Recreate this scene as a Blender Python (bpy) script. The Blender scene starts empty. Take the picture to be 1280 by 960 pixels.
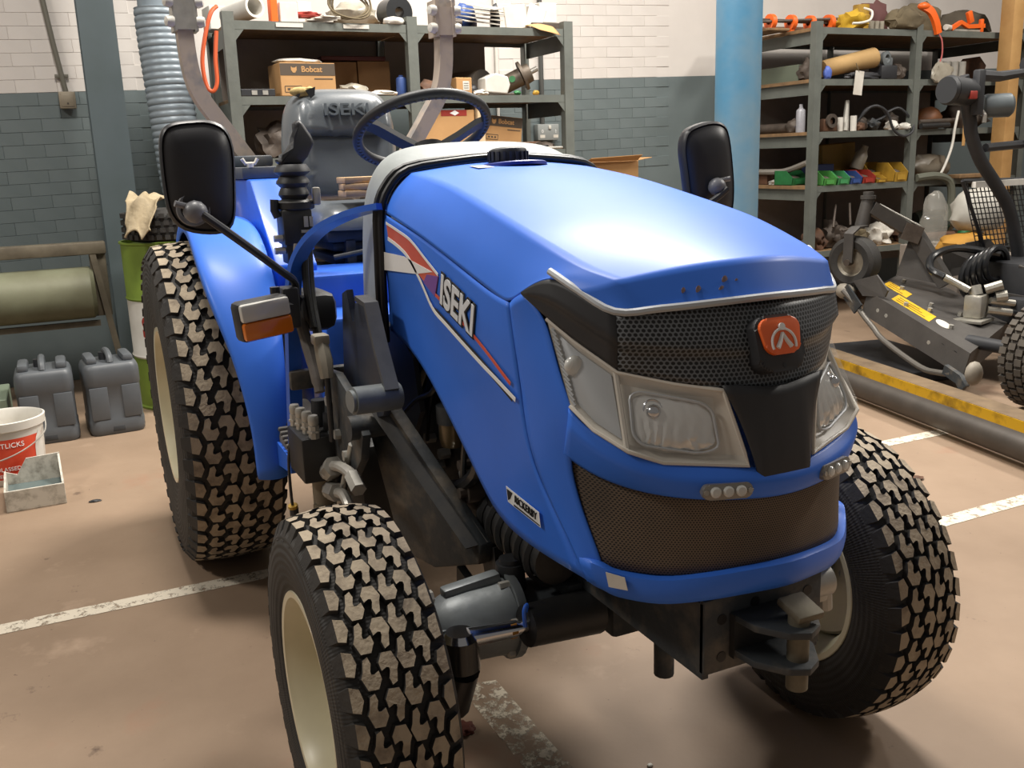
import bpy, bmesh, math, random
from mathutils import Vector, Matrix, Quaternion, noise as mnoise
PI = math.pi; R = math.radians
SC = bpy.context.scene
COL = SC.collection
random.seed(7)

# ------------------------------------------------------------------ camera
cam_d = bpy.data.cameras.new('camera'); cam = bpy.data.objects.new('camera', cam_d); COL.objects.link(cam)
cam_d.sensor_fit = 'HORIZONTAL'; cam_d.sensor_width = 36.0; cam_d.lens = 36.0*1201.7/1280.0
cam_d.clip_start = 0.02; cam_d.clip_end = 100
c_right = Vector((.428, .903, -.033)); c_down = Vector((.195, -.128, -.972)); c_fwd = Vector((-.883, .410, -.231))
c_fwd.normalize(); c_right = (c_right - c_fwd*c_right.dot(c_fwd)).normalized(); c_up = c_right.cross(c_fwd)
mw = Matrix((c_right, c_up, -c_fwd)).transposed().to_4x4(); mw.translation = (1.602, -.960, 1.2989)
cam.matrix_world = mw
SC.camera = cam
# ------------------------------------------------------------------ world, lamps, exposure
w = bpy.data.worlds.new('workshop_air'); SC.world = w; w.use_nodes = True
w.node_tree.nodes['Background'].inputs[0].default_value = (1.0, .93, .86, 1)
w.node_tree.nodes['Background'].inputs[1].default_value = .13
def lamp(name, loc, target, sx, sy, power, col=(1, .945, .87)):
    d = bpy.data.lights.new(name, 'AREA'); d.shape = 'RECTANGLE'; d.size = sx; d.size_y = sy; d.energy = power; d.color = col
    o = bpy.data.objects.new(name, d); COL.objects.link(o); o.location = loc
    o.rotation_euler = (Vector(target)-Vector(loc)).to_track_quat('-Z', 'Y').to_euler(); return o
lamp('ceiling_lamp', (-2.7, 2.1, 4.7), (-1.9, 1.2, 0), 2.0, .7, 310)
lamp('ceiling_lamp', (-1.5, -.6, 4.7), (-1.4, -.7, 0), 1.2, .5, 140)
lamp('ceiling_lamp', (-1.4, -4.4, 4.6), (-1.2, -2.6, 0), 1.2, .5, 90)  # fill lamp, added to brighten the floor beside the tractor
lamp('ceiling_lamp', (.2, 5.6, 4.6), (-.2, 3.0, 0), 1.2, .5, 120)
lamp('ceiling_lamp', (-2.0, 5.8, 4.7), (-2.4, 5.0, 0), 1.3, .5, 70)
vs = SC.view_settings; vs.view_transform = 'Standard'; vs.look = 'None'; vs.gamma = 1; vs.use_curve_mapping = False
vs.exposure = 0.28

# ------------------------------------------------------------------ materials
def lin(h):
    h = h.lstrip('#'); v = [int(h[i:i+2], 16)/255 for i in (0, 2, 4)]
    return tuple(c/12.92 if c <= .04045 else ((c+.055)/1.055)**2.4 for c in v)+(1,)
MATS = {}
def M(name, col, rough=.5, metal=0, col2=None, amt=.5, scale=6, bump=0, bscale=40, coat=0, emit=0, detail=4, sharp=.25, spec=.5, trans=0, coatr=.12):
    if name in MATS: return MATS[name]
    m = bpy.data.materials.new(name); m.use_nodes = True; nt = m.node_tree; b = nt.nodes['Principled BSDF']
    b.inputs['Base Color'].default_value = lin(col); b.inputs['Roughness'].default_value = rough; b.inputs['Metallic'].default_value = metal
    b.inputs['Coat Weight'].default_value = coat; b.inputs['Coat Roughness'].default_value = coatr; b.inputs['Specular IOR Level'].default_value = spec
    b.inputs['Transmission Weight'].default_value = trans
    if emit: b.inputs['Emission Color'].default_value = lin(col); b.inputs['Emission Strength'].default_value = emit
    tc = nt.nodes.new('ShaderNodeTexCoord')
    if col2:
        n = nt.nodes.new('ShaderNodeTexNoise'); n.inputs['Scale'].default_value = scale; n.inputs['Detail'].default_value = detail; n.inputs['Roughness'].default_value = .6
        nt.links.new(tc.outputs['Object'], n.inputs['Vector'])
        r = nt.nodes.new('ShaderNodeValToRGB'); r.color_ramp.elements[0].position = max(0, amt-sharp); r.color_ramp.elements[1].position = min(1, amt+sharp)
        r.color_ramp.elements[0].color = lin(col2); r.color_ramp.elements[1].color = lin(col)
        nt.links.new(n.outputs['Fac'], r.inputs['Fac']); nt.links.new(r.outputs['Color'], b.inputs['Base Color'])
    if bump:
        n2 = nt.nodes.new('ShaderNodeTexNoise'); n2.inputs['Scale'].default_value = bscale; n2.inputs['Detail'].default_value = 5
        nt.links.new(tc.outputs['Object'], n2.inputs['Vector'])
        bp = nt.nodes.new('ShaderNodeBump'); bp.inputs['Strength'].default_value = bump; bp.inputs['Distance'].default_value = .01
        nt.links.new(n2.outputs['Fac'], bp.inputs['Height']); nt.links.new(bp.outputs['Normal'], b.inputs['Normal'])
    MATS[name] = m; return m
def mathn(nt, op, a, b=None, c=None):
    n = nt.nodes.new('ShaderNodeMath'); n.operation = op
    for i, v in enumerate((a, b, c)):
        if v is None: continue
        if isinstance(v, (int, float)): n.inputs[i].default_value = v
        else: nt.links.new(v, n.inputs[i])
    return n.outputs[0]
def perforated(name, col, hole, pitch, frac, rough=.5, dust=None):
    """sheet with a hexagonal grid of holes, laid out in the object's own y, z"""
    m = bpy.data.materials.new(name); m.use_nodes = True; nt = m.node_tree; b = nt.nodes['Principled BSDF']
    b.inputs['Roughness'].default_value = rough
    tc = nt.nodes.new('ShaderNodeTexCoord'); s = nt.nodes.new('ShaderNodeSeparateXYZ'); nt.links.new(tc.outputs['Object'], s.inputs[0])
    u = mathn(nt, 'DIVIDE', s.outputs['Y'], pitch); v = mathn(nt, 'DIVIDE', s.outputs['Z'], pitch*.866)
    row = mathn(nt, 'FLOOR', v); odd = mathn(nt, 'MULTIPLY', mathn(nt, 'FLOORED_MODULO', row, 2.0), .5)
    fu = mathn(nt, 'SUBTRACT', mathn(nt, 'FRACT', mathn(nt, 'ADD', u, odd)), .5); fv = mathn(nt, 'MULTIPLY', mathn(nt, 'SUBTRACT', mathn(nt, 'FRACT', v), .5), .866)
    d = mathn(nt, 'SQRT', mathn(nt, 'ADD', mathn(nt, 'MULTIPLY', fu, fu), mathn(nt, 'MULTIPLY', fv, fv)))
    h = mathn(nt, 'LESS_THAN', d, frac)
    mx = nt.nodes.new('ShaderNodeMix'); mx.data_type = 'RGBA'; mx.inputs['A'].default_value = lin(col); mx.inputs['B'].default_value = lin(hole)
    nt.links.new(h, mx.inputs['Factor'])
    if dust:
        n = nt.nodes.new('ShaderNodeTexNoise'); n.inputs['Scale'].default_value = 5; n.inputs['Detail'].default_value = 3; nt.links.new(tc.outputs['Object'], n.inputs['Vector'])
        r = nt.nodes.new('ShaderNodeValToRGB'); r.color_ramp.elements[0].color = lin(col); r.color_ramp.elements[1].color = lin(dust)
        r.color_ramp.elements[0].position = .35; r.color_ramp.elements[1].position = .7
        nt.links.new(n.outputs['Fac'], r.inputs['Fac']); nt.links.new(r.outputs['Color'], mx.inputs['A'])
    nt.links.new(mx.outputs['Result'], b.inputs['Base Color'])
    bp = nt.nodes.new('ShaderNodeBump'); bp.inputs['Strength'].default_value = .6; bp.inputs['Distance'].default_value = .002; bp.invert = True
    nt.links.new(h, bp.inputs['Height']); nt.links.new(bp.outputs['Normal'], b.inputs['Normal'])
    MATS[name] = m; return m
def glass(name, col, alpha=.25, rough=.05):
    m = bpy.data.materials.new(name); m.use_nodes = True; nt = m.node_tree; b = nt.nodes['Principled BSDF']
    b.inputs['Base Color'].default_value = lin(col); b.inputs['Roughness'].default_value = rough; b.inputs['Alpha'].default_value = alpha
    MATS[name] = m; return m
def worn_paint(name, col, keep):
    m = bpy.data.materials.new(name); m.use_nodes = True; nt = m.node_tree; b = nt.nodes['Principled BSDF']
    b.inputs['Base Color'].default_value = lin(col); b.inputs['Roughness'].default_value = .75
    tc = nt.nodes.new('ShaderNodeTexCoord'); n = nt.nodes.new('ShaderNodeTexNoise'); n.inputs['Scale'].default_value = 26; n.inputs['Detail'].default_value = 6; n.inputs['Roughness'].default_value = .75
    nt.links.new(tc.outputs['Object'], n.inputs['Vector'])
    r = nt.nodes.new('ShaderNodeValToRGB'); r.color_ramp.elements[0].position = keep-.04; r.color_ramp.elements[1].position = keep+.05
    nt.links.new(n.outputs['Fac'], r.inputs['Fac']); nt.links.new(r.outputs['Color'], b.inputs['Alpha'])
    MATS[name] = m; return m

BLUE = M('tractor_blue', '#3a74e0', .5, 0, '#336bd2', .42, 3, coat=.12, sharp=.2, coatr=.25, spec=.28)
BLUE2 = M('frame_blue', '#2f68d6', .4, 0, '#2a5cc0', .4, 5, coat=.3)
DKBLUE = M('recess_shade_blue', '#14308a', .4)
BLACK = M('black_plastic', '#26272a', .5, 0, '#303134', .5, 12)
BLACKG = M('black_gloss', '#161719', .3, coat=.3)
RUBBER = M('black_rubber', '#262524', .75, 0, '#3a3733', .42, 9, bump=.15, bscale=90)
SEAL = M('seal_rubber', '#15161a', .45)
TREAD = M('tread_dust', '#a69883', .9, 0, '#7a6e5f', .42, 22, bump=.25, bscale=120, sharp=.12)
CREAM = M('rim_cream', '#d9d2b4', .35, 0, '#c4bb9c', .4, 4, coat=.3)
DARK = M('chassis_black', '#1b1c1e', .5, 0, '#2e2c29', .42, 9, bump=.1)
DARKDUST = M('chassis_dusty', '#303437', .6, 0, '#655c50', .38, 14, bump=.2, sharp=.14)
STEEL = M('plain_steel', '#b9b6ae', .35, .35, '#8d8a82', .4, 12)
CHROME = M('chrome', '#c9cbd0', .15, 1)
CAST = M('cast_grey', '#7c8284', .45, .2, '#5e6264', .4, 10, bump=.1)
GREYP = M('cowl_grey', '#9aa0a0', .55, 0, '#858a8a', .4, 5, bump=.1)
SILVER = M('silver_trim', '#b2b6ba', .4, .2)
VINYL = M('seat_vinyl', '#60666b', .34, 0, '#565c61', .4, 5, bump=.05, bscale=150, coat=.35)
WHITE = M('white_print', '#e6e6e4', .5)
LETTER = M('logo_silver', '#d9dde2', .4)
BLACKP = M('black_print', '#0c0c10', .5)
REDP = M('red_print', '#c8452c', .45, 0, '#d77a62', .4, 6)
PURPLE = M('purple_print', '#7a4f9a', .45)
AMBER = M('amber_lens', '#d9730f', .2, coat=.5)
CLEARL = M('clear_lens', '#c9c9c4', .2, coat=.5)
MIRRORB = M('mirror_shell', '#262629', .42, 0, '#303033', .45, 6)
HLHOUSE = M('headlight_housing', '#d6d0c5', .35, .0, '#c4bdb0', .45, 7)
REFLECT = M('headlight_reflector', '#e4e3df', .16, .55)
LENS = glass('headlight_lens', '#e2e2de', .13, .05)
MESHB = perforated('grille_black_mesh', '#606468', '#050505', .0072, .36, .4)
MESHD = perforated('grille_dusty_mesh', '#54483c', '#120e0b', .0042, .3, .7, dust='#756350')
ORANGE = M('emblem_orange', '#ef6a2c', .35, coat=.4)
CARD = M('cardboard', '#b98f5e', .8, 0, '#a98052', .45, 6)
CARDD = M('cardboard_dark', '#8a6742', .85, 0, '#775835', .45, 6)
RACKM = M('rack_grey', '#696d67', .55, .1, '#585c57', .42, 8, bump=.08)
SHELFW = M('shelf_chipboard', '#8d6f4c', .8, 0, '#5d4a36', .45, 14)
DARKB = M('back_board', '#8d837a', .85, 0, '#7a7168', .45, 5)
OLDMET = M('old_metal', '#5a5048', .6, .3, '#3e362f', .45, 14, bump=.2)
RUST = M('rusty_metal', '#6a4a35', .75, .2, '#3f3129', .45, 16, bump=.25)
MOWER = M('mower_dark', '#4a4744', .55, .1, '#3c3937', .42, 8, bump=.1)
GREENP = M('bin_green', '#2a7440', .5, 0, '#245c34', .45, 14); REDB = M('bin_red', '#a03328', .5, 0, '#7d2a22', .45, 14); BLUEB = M('bin_blue', '#34508c', .5, 0, '#2c4274', .45, 14); YELB = M('bin_yellow', '#b58f33', .5, 0, '#937228', .45, 14)
ORNG = M('orange_plastic', '#e8641d', .45)
WOOD = M('pale_timber', '#c39a62', .7, 0, '#a57c48', .45, 5, bump=.1)
PLANK = M('old_plank', '#c9a982', .8, 0, '#a5835c', .45, 9, bump=.1)
PLASTW = M('white_plastic', '#d6d3cb', .5, 0, '#c2beb4', .4, 8)
PAPER = M('paper', '#d5d0c6', .8, 0, '#bfb9ac', .4, 8)
BAGCLR = M('cloudy_plastic', '#a8a294', .35, 0, '#7d7667', .45, 9, bump=.4, bscale=14)
CANVAS = M('khaki_canvas', '#6b5f48', .9, 0, '#4f4636', .45, 10, bump=.3)
YELLOWC = M('yellow_cloth', '#c7a127', .8, 0, '#a98520', .45, 9, bump=.2)
RAGM = M('pale_rag', '#b3a488', .95, 0, '#8c7d62', .45, 12, bump=.5, bscale=30)
GREYCAN = M('grey_plastic_can', '#565a5e', .45, 0, '#4b4f53', .4, 7)
LIME = M('lime_drum', '#758c33', .5, 0, '#62782c', .4, 6)
DUCTM = M('duct_grey', '#87929a', .4, .1, '#76828a', .4, 5)
COLB = M('column_blue', '#4f86a8', .5, 0, '#7d929c', .47, 1.6, bump=.06, sharp=.14)
YELSTEEL = M('yellow_steel', '#c79a1c', .5, 0, '#6b4f16', .42, 9, sharp=.12)
BROWNST = M('brown_steel', '#7d6a52', .6, .1, '#5a4a39', .45, 9)

# ------------------------------------------------------------------ mesh builder
def frame_of(d):
    d = Vector(d).normalized(); a = Vector((0, 0, 1)) if abs(d.z) < .9 else Vector((1, 0, 0))
    u = d.cross(a).normalized(); return u, d.cross(u).normalized(), d
class MB:
    def __init__(s): s.bm = bmesh.new(); s.cr = None
    def _f(s, vs, mi=0):
        try: f = s.bm.faces.new(vs); f.material_index = mi; return f
        except ValueError: return None
    def box(s, c, size, rot=None, bev=0, mi=0, seg=2):
        c = Vector(c); h = [x/2 for x in size]; q = rot.to_3x3() if rot is not None else Matrix.Identity(3)
        P = [s.bm.verts.new(c+q@Vector((sx*h[0], sy*h[1], sz*h[2]))) for sx in (-1, 1) for sy in (-1, 1) for sz in (-1, 1)]
        fs = [s._f([P[i] for i in k], mi) for k in ((0, 1, 3, 2), (4, 6, 7, 5), (0, 4, 5, 1), (2, 3, 7, 6), (0, 2, 6, 4), (1, 5, 7, 3))]
        if bev:
            es = list({e for f in fs for e in f.edges})
            r = bmesh.ops.bevel(s.bm, geom=es, offset=bev, segments=seg, affect='EDGES', profile=.5)
            for f in r['faces']: f.material_index = mi
        return s
    def loft(s, rings, caps=(True, True), closed=True, mi=0):
        V = [[s.bm.verts.new(p) for p in r] for r in rings]; n = len(V[0])
        for a, b in zip(V, V[1:]):
            for i in range(n if closed else n-1):
                j = (i+1) % n; s._f([a[i], a[j], b[j], b[i]], mi)
        if caps[0] and closed: s._f(V[0][::-1], mi)
        if caps[1] and closed: s._f(V[-1], mi)
        return V
    def cyl(s, p0, p1, r0, r1=None, n=16, mi=0, caps=(True, True)):
        p0, p1 = Vector(p0), Vector(p1); u, v, d = frame_of(p1-p0); r1 = r0 if r1 is None else r1
        ring = lambda p, r: [p+(u*math.cos(2*PI*i/n)+v*math.sin(2*PI*i/n))*r for i in range(n)]
        s.loft([ring(p0, r0), ring(p1, r1)], caps, mi=mi); return s
    def lathe(s, prof, origin, axis=(0, 0, 1), n=32, mi=0, caps=(False, False)):
        o = Vector(origin); u, v, d = frame_of(axis)
        s.loft([[o+d*h+(u*math.cos(2*PI*i/n)+v*math.sin(2*PI*i/n))*r for i in range(n)] for r, h in prof], caps, mi=mi); return s
    def tube(s, pts, r, n=10, closed=False, mi=0, sect=None, roll=0, smooth=0):
        P = [Vector(p) for p in pts]
        if smooth: P = spline(P, smooth, closed)
        m = len(P); rs = r if isinstance(r, (list, tuple)) else [r]*m
        if len(rs) != m: rs = [rs[min(len(rs)-1, int(i*len(rs)/m))] for i in range(m)]
        T = []
        for i in range(m):
            a = P[i-1] if (i > 0 or closed) else P[i]; b = P[(i+1) % m] if (i < m-1 or closed) else P[i]
            T.append((b-a).normalized())
        u, v, d = frame_of(T[0]); rings = []
        for i in range(m):
            if i: q = T[i-1].rotation_difference(T[i]); u = q@u; v = q@v
            if sect: ring = [P[i]+u*x*rs[i]+v*y*rs[i] for x, y in sect]
            else: ring = [P[i]+(u*math.cos(2*PI*k/n+roll)+v*math.sin(2*PI*k/n+roll))*rs[i] for k in range(n)]
            rings.append(ring)
        if closed: rings.append(rings[0]); V = s.loft(rings, (False, False), mi=mi); bmesh.ops.remove_doubles(s.bm, verts=[x for y in (V[0], V[-1]) for x in y], dist=1e-5)
        else: s.loft(rings, mi=mi)
        return s
    def bar(s, pts, wdir, wid, thk, mi=0, smooth=0):
        """flat bar swept along pts; wid lies along wdir, thk across it"""
        P = [Vector(p) for p in pts]
        if smooth: P = spline(P, smooth)
        wd = Vector(wdir).normalized(); rings = []
        for i in range(len(P)):
            t = (P[min(i+1, len(P)-1)]-P[max(i-1, 0)]).normalized(); nn = t.cross(wd).normalized()
            rings.append([P[i]+wd*a*wid/2+nn*b*thk/2 for a, b in ((-1, -1), (1, -1), (1, 1), (-1, 1))])
        s.loft(rings, mi=mi); return s
    def prism(s, poly, d, mi=0, bev=0):
        """poly: 3d points of one face; d: extrusion vector"""
        d = Vector(d); A = [s.bm.verts.new(Vector(p)) for p in poly]; B = [s.bm.verts.new(Vector(p)+d) for p in poly]; n = len(A); fs = [s._f(A[::-1], mi), s._f(B, mi)]
        for i in range(n): j = (i+1) % n; fs.append(s._f([A[i], A[j], B[j], B[i]], mi))
        if bev:
            es = list({e for f in fs if f for e in f.edges}); bmesh.ops.bevel(s.bm, geom=es, offset=bev, segments=2, affect='EDGES', profile=.5)
        return s
    def ball(s, c, r, sq=(1, 1, 1), sub=2, mi=0):
        k = bmesh.ops.create_icosphere(s.bm, subdivisions=sub, radius=1)
        for v in k['verts']: v.co = Vector(c)+Vector((v.co.x*r*sq[0], v.co.y*r*sq[1], v.co.z*r*sq[2]))
        for f in {f for v in k['verts'] for f in v.link_faces}: f.material_index = mi
        return s
    def sheet(s, rows, mirror=False, mi=0, crease_c=(), crease_r=(), cv=.8):
        lay = s.bm.edges.layers.float.get('crease_edge') or s.bm.edges.layers.float.new('crease_edge')
        for sg in ((1, -1) if mirror else (1,)):
            V = [[s.bm.verts.new((p[0], p[1]*sg, p[2])) for p in r] for r in rows]
            for a, b in zip(V, V[1:]):
                for i in range(len(a)-1): s._f([a[i], a[i+1], b[i+1], b[i]] if sg > 0 else [a[i], b[i], b[i+1], a[i+1]], mi)
            for ci in crease_c:
                for a, b in zip(V, V[1:]):
                    e = s.bm.edges.get((a[ci], b[ci]))
                    if e: e[lay] = cv
            for ri in crease_r:
                for a, b in zip(V[ri], V[ri][1:]):
                    e = s.bm.edges.get((a, b))
                    if e: e[lay] = cv
        if mirror: bmesh.ops.remove_doubles(s.bm, verts=s.bm.verts, dist=1e-5)
        return s
    def xform(s, m):
        bmesh.ops.transform(s.bm, matrix=m, verts=s.bm.verts); return s
    def build(s, name, mats, parent=None, smooth=35, sub=0, thick=0, loc=None, recalc=True, label=None):
        if recalc: bmesh.ops.recalc_face_normals(s.bm, faces=s.bm.faces)
        me = bpy.data.meshes.new(name); s.bm.to_mesh(me); s.bm.free()
        for m in (mats if isinstance(mats, (list, tuple)) else [mats]): me.materials.append(m)
        if smooth:
            for p in me.polygons: p.use_smooth = True
            me.set_sharp_from_angle(angle=R(smooth if not sub else 180))
        o = bpy.data.objects.new(name, me); COL.objects.link(o)
        if parent is not None: o.parent = parent
        if loc: o.location = loc
        if sub: m = o.modifiers.new('round', 'SUBSURF'); m.levels = sub; m.render_levels = sub; m.boundary_smooth = 'PRESERVE_CORNERS'
        if thick: m = o.modifiers.new('thickness', 'SOLIDIFY'); m.thickness = thick; m.offset = 0
        if label: o['label'] = label
        return o
def spline(P, k, closed=False):
    P = [Vector(p) for p in P]; n = len(P); out = []
    for i in range(n if closed else n-1):
        a, b, c, d = (P[(i-1) % n], P[i], P[(i+1) % n], P[(i+2) % n]) if closed else (P[max(i-1, 0)], P[i], P[i+1], P[min(i+2, n-1)])
        for j in range(k):
            t = j/k; out.append(.5*((2*b)+(c-a)*t+(2*a-5*b+4*c-d)*t*t+(3*b-a-3*c+d)*t**3))
    if not closed: out.append(P[-1])
    return out
def tag(o, label, cat, group=None, kind=None):
    o['label'] = label; o['category'] = cat
    if group: o['group'] = group
    if kind: o['kind'] = kind
    return o
def thing(name, label, cat, loc=(0, 0, 0), rz=0, group=None):
    o = bpy.data.objects.new(name, None); COL.objects.link(o); o.location = loc; o.rotation_euler = (0, 0, rz); o.empty_display_size = .1
    return tag(o, label, cat, group)
def struct(name, mb, mats, parent=None, **k):
    o = mb.build(name, mats, parent, **k)
    if parent is None: o['kind'] = 'structure'
    return o
def dup(o, parent=None):
    c = o.copy(); COL.objects.link(c)
    if parent is not None: c.parent = parent
    for ch in list(o.children): dup(ch, c)
    return c
def text(name, s, size, mat, loc, xd, up, parent, ext=.0008, shear=0, sx=1, bend=0, align='CENTER', off=0, spacing=1):
    cu = bpy.data.curves.new(name, 'FONT'); cu.body = s; cu.size = size; cu.extrude = ext; cu.shear = shear; cu.align_x = align; cu.align_y = 'CENTER'; cu.offset = off; cu.space_character = spacing
    t = bpy.data.objects.new(name, cu); COL.objects.link(t); bpy.context.view_layer.update()
    me = bpy.data.meshes.new_from_object(t.evaluated_get(bpy.context.evaluated_depsgraph_get()))
    bpy.data.objects.remove(t); bpy.data.curves.remove(cu)
    xd = Vector(xd).normalized(); up = Vector(up); up = (up-xd*up.dot(xd)).normalized(); nz = xd.cross(up)
    for v in me.vertices:
        x, y, z = v.co.x*sx, v.co.y, v.co.z
        if bend: a = x/bend; v.co = Vector(loc)+xd*(math.sin(a)*(bend+z))+up*y+nz*(math.cos(a)*(bend+z)-bend)
        else: v.co = Vector(loc)+xd*x+up*y+nz*z
    me.name = name; me.materials.clear(); me.materials.append(mat)
    o = bpy.data.objects.new(name, me); COL.objects.link(o); o.parent = parent; return o

# measured points (metres)
PT_MIRROR_NEAR = [(-0.6, -0.707, 1.39), (-0.6, -0.666, 1.395), (-0.6, -0.63, 1.394), (-0.6, -0.598, 1.377), (-0.6, -0.585, 1.335), (-0.6, -0.588, 1.258), (-0.6, -0.596, 1.186), (-0.6, -0.616, 1.158), (-0.6, -0.654, 1.153), (-0.6, -0.704, 1.165), (-0.6, -0.731, 1.197), (-0.6, -0.738, 1.256), (-0.6, -0.737, 1.339), (-0.6, -0.728, 1.375)]
PT_KNUCKLE_NEAR = [(-0.57, -0.684, 1.209), (-0.57, -0.688, 1.221), (-0.57, -0.706, 1.235)]
PT_ARM_NEAR = [(-0.58, -0.672, 1.203), (-0.59, -0.652, 1.188), (-0.72, -0.475, 1.049), (-0.75, -0.447, 1.021), (-0.76, -0.441, 0.995), (-0.77, -0.442, 0.938)]
PT_MIRROR_FAR = [(-0.6, 0.601, 1.344), (-0.6, 0.632, 1.362), (-0.6, 0.685, 1.372), (-0.6, 0.725, 1.363), (-0.6, 0.744, 1.331), (-0.6, 0.757, 1.256), (-0.6, 0.764, 1.179), (-0.6, 0.755, 1.114), (-0.6, 0.711, 1.101), (-0.6, 0.641, 1.12), (-0.6, 0.614, 1.165), (-0.6, 0.6, 1.24), (-0.6, 0.591, 1.303)]
PT_KNUCKLE_FAR = [(-0.58, 0.681, 1.203), (-0.55, 0.709, 1.187), (-0.55, 0.735, 1.212)]
PT_ARM_FAR = [(-0.57, 0.705, 1.193), (-0.6, 0.635, 1.147), (-0.66, 0.545, 1.09), (-0.7, 0.492, 1.058)]
PT_BAR = [(-0.49, -0.291, 1.198), (-0.55, -0.318, 1.189), (-0.62, -0.346, 1.173), (-0.68, -0.374, 1.151), (-0.73, -0.398, 1.122), (-0.77, -0.418, 1.083), (-0.8, -0.431, 1.034), (-0.82, -0.439, 0.952), (-0.85, -0.443, 0.803), (-0.89, -0.449, 0.528)]
PT_LAMP = [(-0.64, -0.603, 0.992), (-0.64, -0.485, 0.982), (-0.64, -0.49, 0.909), (-0.64, -0.606, 0.906)]
PT_GRIP = [(-1.22, -0.306, 1.417), (-1.22, -0.288, 1.415), (-1.22, -0.259, 1.368), (-1.22, -0.256, 1.35), (-1.22, -0.28, 1.315), (-1.22, -0.298, 1.291), (-1.22, -0.36, 1.295), (-1.22, -0.369, 1.313), (-1.22, -0.345, 1.312), (-1.22, -0.326, 1.347), (-1.22, -0.303, 1.367), (-1.22, -0.31, 1.398)]
PT_BOOT = [(-1.24, -0.314, 1.291), (-1.24, -0.317, 1.264), (-1.24, -0.319, 1.235), (-1.24, -0.322, 1.203), (-1.24, -0.327, 1.149), (-1.24, -0.334, 1.068)]
PT_SLEEVE = [(-0.86, -0.405, 1.098), (-0.84, -0.422, 1.009), (-0.8, -0.427, 0.913), (-0.74, -0.423, 0.84), (-0.7, -0.421, 0.786), (-0.68, -0.421, 0.75)]
PT_PLATE = [(-0.625, -0.36, 0.993), (-0.545, -0.36, 1.015), (-0.511, -0.36, 0.997), (-0.42, -0.36, 0.994), (-0.386, -0.36, 0.91), (-0.315, -0.36, 0.823), (-0.36, -0.36, 0.763), (-0.521, -0.36, 0.716), (-0.692, -0.36, 0.718)]
PT_NOTCH = [(-0.565, -0.365, 0.948)]
PT_PLATE2 = [(-0.675, -0.385, 0.77), (-0.599, -0.385, 0.785), (-0.512, -0.385, 0.78), (-0.384, -0.385, 0.715), (-0.406, -0.385, 0.673), (-0.581, -0.385, 0.535), (-0.731, -0.385, 0.522), (-0.718, -0.385, 0.674)]
PT_BOSS = [(-0.335, -0.41, 0.802), (-0.36, -0.34, 0.793)]
PT_BRACE = [(-0.542, -0.36, 0.712), (-0.426, -0.34, 0.745), (-0.397, -0.31, 0.775), (-0.357, -0.29, 0.717), (-0.205, -0.2, 0.524), (-0.221, -0.2, 0.453), (-0.383, -0.22, 0.396), (-0.48, -0.25, 0.366)]
PT_VALVE = [(-1.04, -0.4, 0.535), (-0.599, -0.4, 0.664), (-0.63, -0.4, 0.554), (-1.061, -0.4, 0.392)]
PT_SPOOL = [(-1.024, -0.4, 0.605), (-0.914, -0.41, 0.614), (-0.819, -0.42, 0.617), (-0.719, -0.43, 0.622)]
PT_SPOOLTOP = [(-1.016, -0.4, 0.628), (-0.906, -0.41, 0.636), (-0.811, -0.42, 0.64), (-0.711, -0.43, 0.647)]
PT_CAPS = [(-0.927, -0.38, 0.591), (-0.901, -0.38, 0.671), (-0.791, -0.39, 0.604), (-0.776, -0.39, 0.653)]
PT_HANDLE = [(-0.807, -0.37, 0.856), (-0.804, -0.37, 0.812), (-0.787, -0.37, 0.763), (-0.79, -0.37, 0.698), (-0.792, -0.37, 0.585)]
PT_FIT = [(-0.656, -0.4, 0.565), (-0.512, -0.4, 0.604), (-0.41, -0.4, 0.627), (-0.345, -0.4, 0.622), (-0.67, -0.4, 0.517), (-0.55, -0.4, 0.533), (-0.463, -0.4, 0.534), (-0.476, -0.4, 0.48)]
PT_CABLE = [(-0.891, -0.43, 0.596), (-0.928, -0.43, 0.519), (-0.943, -0.43, 0.398), (-0.909, -0.43, 0.362)]
PT_UNDER = [(-0.853, -0.4, 0.466), (-0.858, -0.4, 0.396), (-0.825, -0.4, 0.338)]
PT_STEPBAR = [(-0.945, -0.42, 0.745), (-0.819, -0.3, 0.754)]
PT_STEP = [(-1.422, -0.439, 0.55), (-1.434, -0.401, 0.55), (-1.388, -0.329, 0.55), (-1.471, -0.268, 0.55), (-1.541, -0.212, 0.55), (-1.498, -0.146, 0.55), (-1.072, -0.266, 0.55), (-0.888, -0.445, 0.55), (-0.973, -0.441, 0.55)]
PT_FLAP = [(-0.779, -0.22, 0.894), (-0.733, -0.22, 0.859), (-0.622, -0.22, 0.816), (-0.539, -0.22, 0.791), (-0.448, -0.22, 0.674), (-0.358, -0.22, 0.582), (-0.6, -0.22, 0.424), (-0.732, -0.22, 0.559), (-0.769, -0.22, 0.747)]
PT_FILTER = [(-0.461, -0.18, 0.759), (-0.472, -0.18, 0.678)]
PT_HOSE = [(-0.466, -0.22, 0.834), (-0.519, -0.22, 0.776), (-0.599, -0.22, 0.709), (-0.649, -0.22, 0.635), (-0.633, -0.22, 0.586)]
PT_HOSE2 = [(-0.268, -0.26, 0.849), (-0.323, -0.26, 0.802), (-0.433, -0.26, 0.76), (-0.593, -0.26, 0.669)]
PT_PULLEY = [(-0.231, -0.15, 0.514), (-0.11, -0.15, 0.516), (0.017, -0.15, 0.514)]
PT_ROPS_FAR = [(-2.0, 0.256, 1.321), (-2.0, 0.326, 1.399), (-2.0, 0.408, 1.516), (-2.0, 0.457, 1.634), (-2.0, 0.461, 1.767)]
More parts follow.
